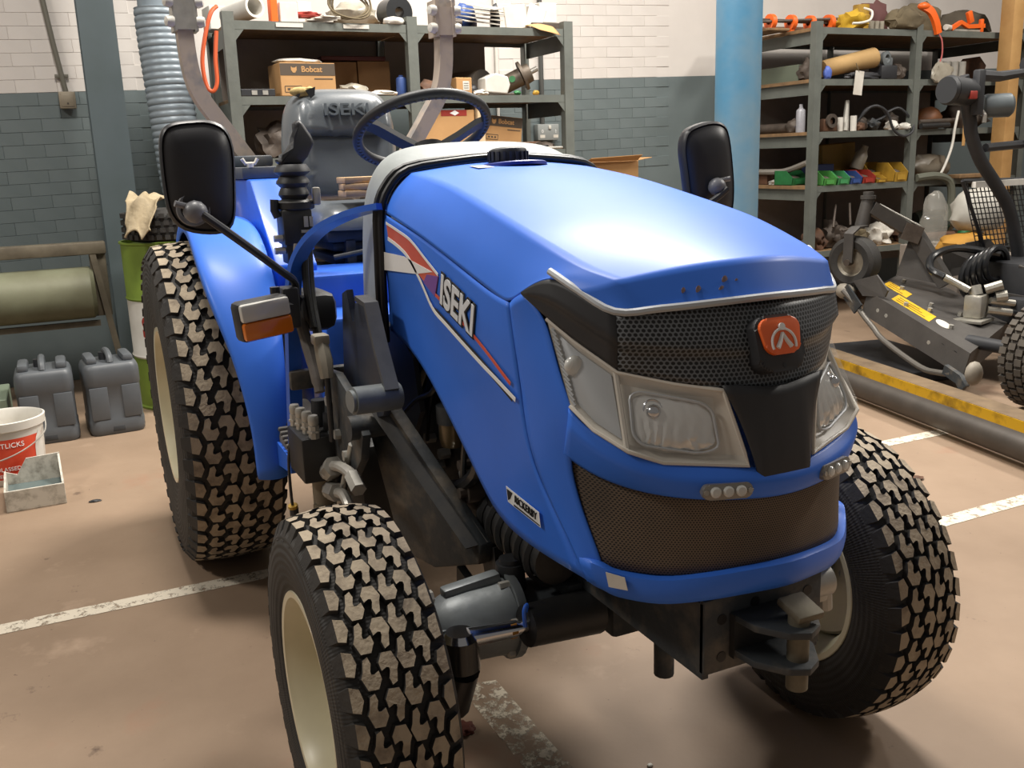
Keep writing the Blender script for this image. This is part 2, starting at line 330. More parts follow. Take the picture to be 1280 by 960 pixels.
PT_ROPS_NEAR = [(-2.0, -0.28, 1.294), (-2.0, -0.324, 1.362), (-2.0, -0.397, 1.463), (-2.0, -0.444, 1.535), (-2.0, -0.468, 1.654), (-2.0, -0.474, 1.748)]
PT_BRACKET_N = [(-2.0, -0.508, 1.749), (-2.0, -0.434, 1.751), (-2.0, -0.424, 1.849), (-2.0, -0.497, 1.847)]
PT_BRACKET_F = [(-2.0, 0.405, 1.763), (-2.0, 0.484, 1.776), (-2.0, 0.489, 1.879), (-2.0, 0.421, 1.877)]
PT_BRACKET_F2 = [(-2.05, 0.403, 1.746), (-2.05, 0.432, 1.741), (-2.05, 0.452, 1.857)]
PT_CONSOLE = [(-1.107, -0.36, 0.955), (-0.808, -0.36, 0.977), (-0.79, -0.36, 0.907), (-0.919, -0.36, 0.889), (-1.107, -0.36, 0.875)]
PT_REGUL = [(-0.95, -0.273, 0.85), (-0.95, -0.162, 0.865), (-0.95, -0.163, 0.82), (-0.95, -0.273, 0.821)]
PT_FENDIN = [(-1.6, -0.379, 1.258), (-1.6, -0.277, 1.254), (-1.6, -0.295, 1.054), (-1.6, -0.347, 1.058)]
PT_DASHSIDE = [(-0.64, -0.27, 1.17), (-0.58, -0.27, 1.163), (-0.605, -0.27, 0.924), (-0.666, -0.27, 0.935)]
PT_SEATTOP = [(-1.9, -0.177, 1.506), (-1.9, -0.155, 1.527), (-1.9, -0.074, 1.551), (-1.9, 0.072, 1.559), (-1.9, 0.185, 1.539), (-1.9, 0.225, 1.503), (-1.9, 0.242, 1.383), (-1.9, 0.25, 1.252), (-1.9, 0.219, 1.171), (-1.9, 0.043, 1.159), (-1.9, -0.119, 1.181), (-1.9, -0.149, 1.267), (-1.9, -0.173, 1.392)]
PT_DEBRIS = [(-0.462, -0.143, 0.01), (-0.473, -0.105, 0.01)]
PT_MPOST = [(-2.3, 3.619, 1.638), (-2.3, 3.697, 1.427), (-2.3, 3.728, 1.319), (-2.3, 3.813, 1.186), (-2.3, 3.96, 1.038), (-2.3, 4.084, 0.896), (-2.3, 4.161, 0.715), (-2.3, 4.207, 0.569)]
PT_MARM = [(-2.3, 3.8, 1.63), (-2.3, 4.118, 1.67)]
PT_MBAR = [(-2.3, 3.824, 1.256), (-2.3, 4.225, 1.272)]
PT_MHEAD = [(-2.25, 3.466, 1.56), (-2.25, 3.66, 1.559)]
PT_MCAN = [(-2.25, 3.743, 1.479), (-2.25, 3.921, 1.477)]
PT_GUARD = [(-2.45, 3.855, 1.077), (-2.45, 4.395, 1.065), (-2.45, 4.455, 0.612), (-2.45, 4.167, 0.642), (-2.45, 3.973, 0.789)]
PT_MDECKTOP = [(-2.6, 3.318, 0.457), (-1.75, 3.173, 0.244), (-2.05, 3.84, 0.285), (-2.75, 3.763, 0.491)]
PT_MDECKLOW = [(-2.6, 3.373, 0.304), (-1.75, 3.145, 0.127)]
PT_MCAST = [(-2.75, 3.342, 0.622), (-2.75, 3.423, 1.018), (-2.75, 3.412, 0.807), (-2.75, 3.263, 0.784), (-2.75, 3.268, 0.604), (-2.75, 3.326, 0.78)]
PT_MARMS = [(-2.75, 3.429, 0.934), (-2.65, 3.685, 0.772), (-2.62, 3.679, 0.765), (-2.5, 3.793, 0.513), (-2.62, 3.679, 0.765), (-2.6, 3.629, 0.565)]
PT_MCOIL = [(-2.3, 3.824, 0.562), (-2.3, 3.615, 0.579), (-2.3, 4.047, 0.535), (-2.3, 3.808, 0.701), (-2.3, 3.846, 0.363)]
PT_MMOTOR = [(-2.15, 3.618, 0.381), (-2.15, 3.623, 0.516), (-2.15, 3.526, 0.546), (-2.15, 3.808, 0.408), (-2.15, 3.769, 0.297)]
PT_MLAB = [(-2.45, 3.403, 0.429), (-2.5, 3.538, 0.444), (-2.25, 3.495, 0.38), (-2.2, 3.359, 0.377)]
PT_MLAB2 = [(-2.62, 3.493, 0.502), (-2.65, 3.569, 0.512), (-2.5, 3.534, 0.492), (-2.48, 3.475, 0.485)]
PT_MRAIL = [(-2.75, 3.307, 0.476), (-2.68, 3.319, 0.405), (-2.6, 3.315, 0.32), (-2.55, 3.324, 0.278), (-2.4, 3.286, 0.219), (-2.0, 3.164, 0.142), (-1.85, 3.136, 0.172), (-1.72, 3.1, 0.159)]
PT_MTIP = [(-1.68, 3.112, 0.186), (-1.68, 3.142, 0.223)]
PT_MBALL = [(-2.75, 3.309, 0.447)]
# ------------------------------------------------------------------ setting: floor, back wall, pillar, column
FLOORM = M('floor_concrete', '#96806b', .62, 0, '#7c6753', .45, 1.3, bump=.06, bscale=60, detail=9, sharp=.22)
def floor_detail():
    nt = FLOORM.node_tree; b = nt.nodes['Principled BSDF']; tc = nt.nodes['Texture Coordinate']
    src = b.inputs['Base Color'].links[0].from_socket
    def stain(scale, lo, hi, col, prev, det=6):
        n = nt.nodes.new('ShaderNodeTexNoise'); n.inputs['Scale'].default_value = scale; n.inputs['Detail'].default_value = det; n.inputs['Roughness'].default_value = .65
        nt.links.new(tc.outputs['Object'], n.inputs['Vector'])
        r = nt.nodes.new('ShaderNodeValToRGB'); r.color_ramp.elements[0].position = lo; r.color_ramp.elements[1].position = hi
        r.color_ramp.elements[0].color = (0, 0, 0, 1); r.color_ramp.elements[1].color = (1, 1, 1, 1); nt.links.new(n.outputs['Fac'], r.inputs['Fac'])
        x = nt.nodes.new('ShaderNodeMix'); x.data_type = 'RGBA'; x.inputs['B'].default_value = lin(col); nt.links.new(r.outputs['Color'], x.inputs['Factor']); nt.links.new(prev, x.inputs['A'])
        return x.outputs['Result']
    s = stain(.9, .56, .74, '#96664f', src, 8); s = stain(2.3, .6, .78, '#b29a84', s); s = stain(5.5, .66, .75, '#4d3b30', s); s = stain(38, .7, .78, '#5e4a3c', s, 3)
    nt.links.new(s, b.inputs['Base Color'])
floor_detail()
struct('floor', MB().box((-.5, 2, -.05), (11, 15, .1)), FLOORM, smooth=0)
TEAL = M('wall_teal', '#6a7475', .5, 0, '#5f6a6b', .45, 3, bump=.05, bscale=30)
WHITEW = M('wall_white', '#d2ccc6', .6, 0, '#c6c0ba', .45, 2, bump=.05, bscale=25)
SL = .0233
zb = lambda y: 1.7787+SL*y
wb = MB()
wb.prism([(-5, -5, 0), (-5, 9, 0), (-5, 9, zb(9)), (-5, -5, zb(-5))], (-.2, 0, 0), mi=0)
wb.prism([(-5, -5, zb(-5)), (-5, 9, zb(9)), (-5, 9, 5.2), (-5, -5, 5.2)], (-.2, 0, 0), mi=1)
wall = struct('wall_back', wb, [TEAL, WHITEW], smooth=0)
def brick_mesh(mat):
    b = MB().box((0, 0, 0), (.016, .2235, .0737), bev=.0016, seg=1).build('brick', mat, wall, smooth=0); return b
protos = {0: brick_mesh(TEAL), 1: brick_mesh(WHITEW)}; fresh = {0: True, 1: True}
def bricks(y0, y1, k0, k1):
    for k in range(k0, k1):
        n = int((y1-y0)/.225)
        for i in range(n):
            y = y0+.225*i+(.112 if k % 2 else 0); z = zb(y)+.0375+.075*k; t = 1 if k >= 0 else 0
            if fresh[t]: o = protos[t]; fresh[t] = False
            else: o = protos[t].copy(); COL.objects.link(o); o.parent = wall
            o.location = (-5.0042+random.uniform(-.0012, .0008), y, z); o.rotation_euler = (math.atan(SL)+random.uniform(-.004, .004), 0, 0)
bricks(-1.62, -.2, -15, 8); bricks(2.2, 3.65, -9, 8)
# floor paint
LINEW = worn_paint('worn_white_line', '#d2c8b6', .43); LINEW2 = worn_paint('flaked_white_line', '#cdc2ae', .52)
tag(MB().prism([(-1.405, -2.6, .0006), (-1.335, -2.6, .0006), (-1.375, 3.0, .0006), (-1.445, 3.0, .0006)], (0, 0, .0010)).build('bay_line', LINEW, smooth=0), 'long white bay line across the floor beside the rear tyre', 'floor line')
tag(MB().prism([(-.655, 1.2, .0006), (-.585, 1.2, .0006), (-.65, 4, .0006), (-.72, 4, .0006)], (0, 0, .0010)).build('bay_line', LINEW, smooth=0), 'white line on the floor behind the far front tyre', 'floor line')
tag(MB().prism([(-.45, -.185, .0006), (-.43, -.09, .0006), (1.2, -.09, .0006), (1.2, -.18, .0006)], (0, 0, .0010)).build('bay_line', LINEW2, smooth=0), 'flaking white line under the front axle', 'floor line')
# steel pillar (I-section, flange to the room), blue column, timber post
pm = M('pillar_grey', '#68757a', .5, 0, '#5f6c6e', .45, 3)
pl = MB(); pl.box((-4.606, -.59, 2.5), (.012, .195, 5)); pl.box((-4.994+.2, -.59, 2.5), (.012, .195, 5)); pl.box((-4.70, -.59, 2.5), (.18, .012, 5))
struct('trim_1', pl, pm, smooth=0)
cb = MB(); cb.cyl((-3, 2.655, 0), (-3, 2.655, 5), .128, n=32); cb.cyl((-3, 2.655, 0), (-3, 2.655, .02), .2, n=24)
struct('trim_2', cb, COLB)
struct('trim_3', MB().box((-3.9, 6.0, 2.2), (.12, .115, 4.4), bev=.004), WOOD)
# ------------------------------------------------------------------ TRACTOR
TR = thing('tractor', 'blue compact tractor with cream wheels and open driving seat', 'tractor', (0, 0, 0))
def part(mb, name, mat, parent=None, **k): return mb.build(name, mat, TR if parent is None else parent, **k)
# wheels: authored with the axle along y, outer face towards -y
def tread_mb(Rw, W, N, cols, h):
    m = MB(); W2 = W*.86; crown = .012; pitch = 2*PI/N
    def pt(u, v, dh): # u 0..1 over the width, v in pitches
        r = Rw-crown*((u-.5)*2)**2-dh; a = v*pitch; return Vector((r*math.cos(a), (u-.5)*W2, r*math.sin(a)))
    A = [(.0, .45), (.12, .62), (.24, .98), (.50, 1.06), (.60, .84), (.50, .62), (.52, .52), (.66, .50), (.92, .58), (1.0, .32), (.76, .04), (.24, .06)]
    B = [(1-u, 1.06-v) for u, v in A]
    m0, m1 = .14, .86; cw = (m1-m0)/cols
    for k in range(N):
        for c in range(cols):
            P = A if c % 2 == 0 else B; v0 = k+(.0 if c % 2 == 0 else .06)+.36*((c//2) % 2)
            top = []; edge = []; base = []; cu = sum(p[0] for p in P)/len(P); cv = sum(p[1] for p in P)/len(P)
            for u, v in P:
                uu = u-.5; q = .86
                top.append(m.bm.verts.new(pt(m0+cw*(c+.5+(cu-.5+(u-cu)*.97)*1.04), v0+(cv+(v-cv)*1.0)*.90, 0)))
                base.append(m.bm.verts.new(pt(m0+cw*(c+.5+(cu-.5+(u-cu)*1.06)*1.04), v0+(cv+(v-cv)*1.09)*.90, h)))
            n = len(P); m._f(top, 0)
            for i in range(n): j = (i+1) % n; m._f([top[i], top[j], base[j], base[i]], 1)
        for sgn in (0, 1):   # shoulder lugs
            f = (lambda u: u) if sgn == 0 else (lambda u: 1-u); off = k+(.5 if sgn == 0 else .0)
            top = [m.bm.verts.new(pt(f(u), off+v, 0)) for u, v in ((0.012, .08), (.085, .0), (.125, .34), (.10, .66), (.012, .78))]
            base = [m.bm.verts.new(pt(f(u), off+v, h)) for u, v in ((0.01, .05), (.095, -.05), (.14, .34), (.11, .70), (.01, .81))]
            m._f(top, 0)
            for i in range(4): m._f([top[i], top[i+1], base[i+1], base[i]], 1)
            sy = -1 if sgn == 0 else 1; a0, a1 = (off+.08)*pitch, (off+.78)*pitch; w1 = W/2-.0005
            def sp(a, r, y): return m.bm.verts.new((r*math.cos(a), sy*y, r*math.sin(a)))
            o1 = [sp(a0+.1*pitch, Rw-crown-.034, w1), sp(a1-.1*pitch, Rw-crown-.034, w1)]
            i1 = [sp(a0, Rw-crown-.04, w1-.02), sp(a1, Rw-crown-.04, w1-.02)]
            m._f([top[0], top[4], o1[1], o1[0]], 1); m._f([top[0], o1[0], i1[0], base[0]], 1); m._f([top[4], base[4], i1[1], o1[1]], 1); m._f([o1[0], o1[1], i1[1], i1[0]], 1)
    return m
def sidewall(name, base):
    m = base.copy(); m.name = name; nt = m.node_tree; b = nt.nodes['Principled BSDF']; tc = nt.nodes['Texture Coordinate']
    s = nt.nodes.new('ShaderNodeSeparateXYZ'); nt.links.new(tc.outputs['Object'], s.inputs[0])
    a = mathn(nt, 'ARCTAN2', s.outputs['Z'], s.outputs['X']); r = mathn(nt, 'SQRT', mathn(nt, 'ADD', mathn(nt, 'MULTIPLY', s.outputs['X'], s.outputs['X']), mathn(nt, 'MULTIPLY', s.outputs['Z'], s.outputs['Z'])))
    wv = mathn(nt, 'ADD', mathn(nt, 'MULTIPLY', mathn(nt, 'SINE', mathn(nt, 'MULTIPLY', a, 300)), .3), mathn(nt, 'SINE', mathn(nt, 'MULTIPLY', r, 420)))
    bp = nt.nodes.new('ShaderNodeBump'); bp.inputs['Strength'].default_value = .35; bp.inputs['Distance'].default_value = .003
    nt.links.new(wv, bp.inputs['Height']); nt.links.new(bp.outputs['Normal'], b.inputs['Normal']); return m
SIDEW = sidewall('tyre_sidewall', RUBBER)
def tyre(name, Rw, W, rr, loc, flip, treadmesh=None, label=None):
    h = .014; Rb = Rw-h; w = W/2
    prof = [(rr, -w*.78), (rr+.008, -w*.9), (rr+(Rb-rr)*.3, -w*1.0), (rr+(Rb-rr)*.55, -w*1.02), (rr+(Rb-rr)*.8, -w*.98), (Rb-.018, -w*.92), (Rb-.008, -w*.82), (Rb-.001, -w*.4), (Rb, 0)]
    prof = prof+[(a, -b) for a, b in prof[-2::-1]]
    m = MB(); m.lathe(prof, (0, 0, 0), (0, 1, 0), n=96)
    t = part(m, name, SIDEW, smooth=50, label=label)
    if treadmesh is None: td = tread_mb(Rw, W, *( (38, 4, h) if Rw < .4 else (46, 4, h))).build('tread', [TREAD, RUBBER], t, smooth=0)
    else: td = treadmesh.copy(); COL.objects.link(td); td.parent = t
    # rim
    m = MB(); q = w
    rp = [(rr+.006, -q*.84), (rr+.012, -q*.88), (rr+.009, -q*.93), (rr-.003, -q*.92), (rr-.008, -q*.8), (rr-.022, -q*.55), (rr-.028, -q*.1), (rr-.03, -q*.02), (rr*.8, q*.06), (rr*.62, -q*.02), (rr*.45, -q*.12), (rr*.2, -q*.14), (.0, -q*.14)]
    m.lathe(rp, (0, 0, 0), (0, 1, 0), n=64)
    bp = [(rr-.026, -q*.1), (rr-.026, q*.45), (rr-.01, q*.75), (rr-.003, q*.92), (rr+.009, q*.93), (rr+.012, q*.88), (rr+.006, q*.84)]
    m.lathe(bp, (0, 0, 0), (0, 1, 0), n=64)
    rim = m.build('wheel_rim', CREAM, t, smooth=40)
    m = MB()
    for k in range(6):
        a = 2*PI*k/6; c = Vector((math.cos(a)*rr*.36, -q*.13, math.sin(a)*rr*.36)); m.cyl(c, c+Vector((0, -.02, 0)), .013, n=6)
    m.cyl((0, -q*.14, 0), (0, -q*.14-.03, 0), rr*.2, rr*.16, n=20)
    m.build('hub_bolts', STEEL, t)
    t.location = loc; t.rotation_euler = (0, R(random.uniform(0, 360)), PI if flip else 0)
    t.rotation_euler = (0, 0, PI if flip else 0)
    return t, td
ft, ftd = tyre('front_tyre', .342, .196, .190, (0, -.560, .342), False)
f2, _ = tyre('front_tyre', .342, .196, .193, (0, .556, .342), True, ftd)
rt, rtd = tyre('rear_tyre', .532, .30, .250, (-1.69, -.560, .532), False)
r2, _ = tyre('rear_tyre', .532, .30, .250, (-1.69, .560, .532), True, rtd)
# ---- bonnet
rows = [
 [(-.485, -.285, 1.184), (-.483, -.266, 1.232), (-.48, -.222, 1.267), (-.48, -.11, 1.281), (-.48, 0, 1.286)],
 [(-.36, -.286, 1.163), (-.36, -.268, 1.213), (-.36, -.223, 1.255), (-.36, -.11, 1.270), (-.36, 0, 1.275)],
 [(-.23, -.287, 1.140), (-.23, -.270, 1.192), (-.23, -.226, 1.239), (-.23, -.11, 1.256), (-.23, 0, 1.262)],
 [(-.05, -.286, 1.100), (-.05, -.272, 1.150), (-.05, -.236, 1.205), (-.05, -.115, 1.226), (-.05, 0, 1.233)],
 [(.10, -.285, 1.066), (.10, -.272, 1.115), (.10, -.243, 1.176), (.10, -.12, 1.199), (.10, 0, 1.207)],
 [(.148, -.2848, 1.057), (.155, -.271, 1.107), (.165, -.241, 1.160), (.170, -.118, 1.186), (.172, 0, 1.194)],
 [(.19, -.282, 1.080), (.205, -.268, 1.112), (.22, -.236, 1.146), (.23, -.118, 1.172), (.235, 0, 1.180)],
 [(.256, -.261, 1.117), (.285, -.246, 1.119), (.308, -.227, 1.122), (.325, -.11, 1.149), (.333, 0, 1.157)],
 [(.322, -.241, 1.093), (.345, -.224, 1.100), (.365, -.203, 1.109), (.402, -.10, 1.127), (.421, 0, 1.133)],
 [(.373, -.213, 1.064), (.386, -.203, 1.064), (.398, -.180, 1.066), (.437, -.090, 1.072), (.455, 0, 1.076)]]
hood = part(MB().sheet(rows, True, crease_c=(2,), crease_r=(8,), cv=1.0), 'bonnet', BLUE, sub=3, thick=.005)
part(MB().lathe([(.0, .001), (.066, .002), (.073, .0035), (.077, .001), (.078, -.006)], (-.440, 0.01, 1.2785), (-.1, 0, 1), n=40), 'cap_recess_shade', DKBLUE, hood)  # low disc; its darker blue stands in for the shade of the filler hollow
m = MB(); m.lathe([(.0, .03), (.036, .03), (.043, .026), (.045, .02), (.045, .0)], (-.445, 0, 1.286), (-.1, 0, 1), n=40)
for k in range(20):
    a = 2*PI*k/20; m.box((-.445+math.cos(a)*.045, math.sin(a)*.045, 1.299), (.005, .006, .02), Matrix.Rotation(a, 3, 'Z'))
part(m, 'fuel_cap', BLACK, hood)
part(MB().box((-.40, -.085, 1.2775), (.05, .04, .001), Matrix.Rotation(.09, 3, 'Y')), 'label_sticker', PAPER, hood)
rs_ = M('rust_chip', '#8f7a78', .8, 0, '#7a6a72', .5, 90)
for x, y, z, a in ((.4225, -.098, 1.094, .8), (.432, -.062, 1.089, 1.1), (.428, -.054, 1.105, .9), (.432, -.035, 1.102, .6), (.415, -.120, 1.094, .6)):
    part(MB().ball((x-.0015, y, z), .008*a, (.22, .8, 1.1), sub=2), 'rust_spot', rs_, hood)
# ---- side panels
def lerp(a, b, t): return tuple(x+(y-x)*t for x, y in zip(a, b))
joint = [(.148, 1.060), (.158, 1.015), (.169, .976), (.195, .871), (.218, .799), (.262, .745), (.31, .70), (.36, .638)]
cols = [((-.50, 1.182), (-.515, .915)), ((-.40, 1.166), (-.41, .902)), ((-.30, 1.150), (-.29, .862)), ((-.21, 1.133), (-.178, .797)), ((-.08, 1.104), (-.03, .706)), ((.02, 1.081), (.06, .645)), ((.09, 1.066), (.20, .638))]
T8 = [0, .1, .2, .42, .6, .74, .86, 1]
srows = []
for t, jp in zip(T8, joint):
    r = []
    for a, b in cols:
        p = lerp(a, b, t); r.append((p[0], -.286+(.004 if t > .45 else -.004*math.sin(PI*min(1, t/.45))), p[1]))
    r.append((jp[0], -.285+.022*max(0, t-.6)/.4, jp[1])); srows.append(r)
for sg, lab in ((1, None), (-1, None)):
    sp = part(MB().sheet([[(x, y*sg, z) for x, y, z in r] for r in srows], crease_r=(3,), cv=.5), 'side_panel', BLUE, sub=2, thick=.004)
    if sg == 1: SP = sp
# printed stripes and lettering on the side panel (thin films on the panel)
YS = -.2925
def film(name, pts, mat, y=YS, t=.0006): return part(MB().prism([(x, y, z) for x, z in pts], (0, -t, 0)), name, mat, SP, smooth=0)
film('stripe', [(-.466, 1.160), (-.312, 1.133), (-.223, 1.098), (-.159, 1.074), (-.183, 1.032), (-.274, 1.068), (-.333, 1.100), (-.460, 1.131)], REDP)
film('stripe', [(-.50, 1.097), (-.359, 1.098), (-.19, 1.080), (-.289, 1.067), (-.503, 1.056)], WHITE, YS-.0007)
film('stripe', [(-.223, 1.072), (-.159, 1.074), (-.183, 1.032), (-.245, 1.054)], PURPLE, YS-.0009)
def band(name, pts, wd, mat, y=YS-.001):
    P = [Vector((x, y, z)) for x, z in pts]; P = spline(P, 4); part(MB().bar(P, (0, 1, 0), .0006, wd), name, mat, SP, smooth=0)
band('stripe', [(-.468, 1.163), (-.40, 1.152), (-.312, 1.135), (-.223, 1.101), (-.160, 1.077)], .006, WHITE)
band('stripe', [(-.462, 1.129), (-.40, 1.118), (-.332, 1.098), (-.262, 1.054), (-.20, 1.006), (-.129, .983), (.023, .939), (.10, .919), (.178, .898)], .008, WHITE)
band('stripe', [(-.18, 1.036), (-.10, 1.014), (-.03, .995), (.061, .962), (.12, .938), (.160, .922)], .007, REDP)
band('stripe', [(-.19, 1.004), (-.08, .972), (.03, .94), (.165, .897)], .012, BLACKP, YS-.0004)
xd = Vector((.2, 0, -.056))
text('lettering', 'ISEKI', .083, BLACKP, (-.068, YS-.001, 1.027), xd, (.1, 0, 1), SP, off=.0065, sx=.97)
text('lettering', 'ISEKI', .083, LETTER, (-.068, YS-.0022, 1.027), xd, (.1, 0, 1), SP, off=.0022, sx=.97)
film('sticker', [(.108, .722), (.238, .715), (.243, .689), (.114, .694)], WHITE, -.2845)
film('sticker', [(.112, .718), (.135, .717), (.125, .703), (.116, .698)], BLACKP, -.2852)
text('lettering', 'RICKERBY', .0195, BLACKP, (.188, -.2862, .7068), (.13, 0, -.0075), (0, 0, 1), SP, sx=.93, spacing=1.08)
film('sticker', [(.14, .6975), (.24, .693), (.2405, .691), (.14, .6945)], BLACKP, -.2852)
# ---- nose
edge = [(.195, -.282, 1.080), (.249, -.267, 1.048), (.280, -.269, .980), (.322, -.266, .915), (.345, -.262, .880), (.305, -.267, .833), (.335, -.257, .745), (.368, -.246, .685), (.385, -.240, .638)]
jt = [(.150, 1.058), (.158, 1.015), (.171, .973), (.188, .912), (.195, .871), (.215, .812), (.262, .745), (.312, .698), (.362, .636)]
nr = []
for (jx, jz), e in zip(jt, edge):
    j = (jx+.002, -.2845+.02*max(0, .8-jz)/.16, jz); mid = lerp(j, e, .5); nr.append([j, (mid[0], mid[1]-.006, mid[2]), e])
for sg in (1, -1): part(MB().sheet([[(x, y*sg, z) for x, y, z in r] for r in nr]), 'nose_cowl', BLUE, sub=2, thick=.004)
bt = [(.322, -.268, .912), (.360, -.258, .885), (.424, -.226, .859), (.447, -.181, .841), (.478, -.12, .834), (.502, -.06, .829), (.512, 0, .824)]
bb_ = [(.303, -.268, .833), (.350, -.248, .811), (.406, -.217, .799), (.455, -.181, .794), (.488, -.13, .789), (.508, -.065, .785), (.516, 0, .782)]
bm1 = [tuple(Vector(lerp(a, b, .35))+Vector((.012, -.006, 0))) for a, b in zip(bt, bb_)]; bm2 = [tuple(Vector(lerp(a, b, .75))+Vector((.008, -.004, 0))) for a, b in zip(bt, bb_)]
for L_ in (bm1, bm2): L_[-1] = (L_[-1][0], 0, L_[-1][2])
belt = part(MB().sheet([bt, bm1, bm2, bb_], True, crease_r=(1,), cv=.5), 'nose_belt', BLUE, sub=2, thick=.006)
gt = [(x-.008, y+.004 if y else 0, z+.004) for x, y, z in bb_]
gb = [(.366, -.243, .672), (.395, -.226, .660), (.442, -.180, .658), (.478, -.13, .664), (.503, -.065, .671), (.517, 0, .675)]
gb = [(.366, -.244, .672), (.378, -.240, .664)]+gb[1:]
gm = [lerp(a, b, .5) for a, b in zip(gt, gb)]
part(MB().sheet([gt, gm, gb], True), 'lower_grille', MESHD, sub=2, thick=.003)
# lip: swept profile under the lower grille, ends turned back along the sides
lipc = [(.335, -.268, .655), (.358, -.260, .651), (.378, -.247, .646), (.400, -.228, .637), (.445, -.182, .634), (.482, -.13, .642), (.508, -.065, .650), (.522, 0, .654)]
lipc = lipc+[(x, -y, z) for x, y, z in lipc[-2::-1]]
P = spline(lipc, 4); rings = []
prof = [(.0, .024), (.008, .021), (.010, .008), (.008, -.004), (.006, -.012), (.0, -.022), (-.012, -.027), (-.03, -.026), (-.03, .018)]
for i in range(len(P)):
    t = (P[min(i+1, len(P)-1)]-P[max(i-1, 0)]); t.z = 0; t.normalize(); out = Vector((t.y, -t.x, 0)); 
    k = min(1, .35+.1*min(i, len(P)-1-i)); rings.append([P[i]+out*(a*k-.004*(1-k))+Vector((0, 0, b*(.55+.45*k))) for a, b in prof])
lm = MB(); lm.loft(rings); lip = part(lm, 'bumper_lip', BLUE, smooth=60)
part(MB().prism([(.395, -.249, .661), (.419, -.229, .657), (.423, -.226, .636), (.399, -.246, .637)], (.0008, -.0008, 0)), 'sticker', PAPER, lip, smooth=0)
# black upper grille with its plain wings
ut = [(.196, -.284, 1.082), (.257, -.262, 1.117), (.312, -.242, 1.091), (.374, -.214, 1.063), (.410, -.155, 1.067), (.438, -.085, 1.071), (.456, 0, 1.075)]
ub = [(.1965, -.2845, 1.079), (.250, -.268, 1.047), (.302, -.247, 1.016), (.372, -.210, .976), (.432, -.147, .960), (.474, -.088, .950), (.492, 0, .934)]
um = [tuple(Vector(lerp(a, b, .5))+Vector((.010, -.004, .0))) for a, b in zip(ut, ub)]; um[0] = lerp(ut[0], ub[0], .5); um[-1] = (um[-1][0], 0, um[-1][2])
um2 = [tuple(Vector(lerp(a, b, .62))+Vector((.002, 0, .0))) for a, b in zip(ut, ub)]; um2[0] = lerp(ut[0], ub[0], .62); um2[-1] = (um2[-1][0]+.004, 0, um2[-1][2])
gr4 = [ut, um, um2, ub]
for sg in (1, -1): part(MB().sheet([[(x, y*sg, z) for x, y, z in r[:4]] for r in gr4], crease_r=(1, 2), cv=.5), 'grille_wing', BLACK, sub=2, thick=.004)
part(MB().sheet([r[3:] for r in gr4], True, crease_r=(1, 2), cv=.5), 'upper_grille', MESHB, sub=2, thick=.003)
st = [(.254, -.262, 1.120), (.312, -.243, 1.094), (.372, -.214, 1.066), (.410, -.156, 1.070), (.438, -.086, 1.075), (.456, 0, 1.079)]
part(MB().tube(st+[(x, -y, z) for x, y, z in st[-2::-1]], .0062, n=8, smooth=4), 'silver_trim', SILVER)
# centre V between the headlights
vt = [(.479, -.096, .958), (.490, -.045, .953), (.496, 0, .946)]; vm = [(.492, -.068, .900), (.503, -.045, .895), (.508, 0, .890)]; vb = [(.511, -.05, .822), (.520, -.044, .806), (.523, 0, .800)]
vrow = [vt, vm, vb, [(.507, -.044, .797), (.511, -.04, .795), (.513, 0, .793)]]
part(MB().sheet(vrow, True, crease_c=(1,), cv=.7), 'grille_centre', BLACK, sub=2, thick=.004)
# badge: holder, orange dome, white figure
def rrect(w, h, r, n=6, taper=0):
    out = []
    for cx, cy, a0 in ((w/2-r, h/2-r, 0), (-w/2+r, h/2-r, 90), (-w/2+r, -h/2+r, 180), (w/2-r, -h/2+r, 270)):
        for i in range(n+1): a = R(a0+90*i/n); y = cy+r*math.sin(a); out.append(((cx+r*math.cos(a))*(1-taper*(1 if y < 0 else 0)*abs(y)/h*2), y))
    return out
bo = Vector((.487, 0, 1.012)); bn = Vector((.95, 0, .32)).normalized(); bu = Vector((0, 1, 0)); bv = bn.cross(bu)
def disc(poly, o, u, v, n, h, bev=.003):
    m = MB(); m.prism([o+u*a+v*b for a, b in poly], n*h, bev=bev); return m
hold = part(disc(rrect(.086, .086, .022), bo-bn*.03, bu, bv, bn, .036, .006), 'badge_holder', BLACK)
part(disc(rrect(.076, .056, .016, taper=.25), bo+bn*.004+bv*.010, bu, bv, bn, .009, .004), 'emblem', ORANGE, hold)
lg = MB(); o1 = bo+bn*.014+bv*.010
arc = [o1+bu*.022*math.cos(a)+bv*(.022*math.sin(a)-.012) for a in [R(200-11*i) for i in range(21)]]
lg.tube(arc, .0022, n=6); c0 = o1+bv*.013; lg.cyl(c0-bn*.001, c0+bn*.003, .0055, n=16)
for sx in (-1, 1): lg.tube([o1+bv*.004, o1+bu*sx*.006-bv*.008, o1+bu*sx*.013-bv*.018], [.0025, .0035, .004], n=6)
part(lg, 'emblem_figure', WHITE, hold)
part(disc([(math.cos(a)*.003, math.sin(a)*.004) for a in [2*PI*i/10 for i in range(10)]], bo+bn*.0055-bv*.034, bu, bv, bn, .001, 0), 'key_hole', BLACKP, hold)
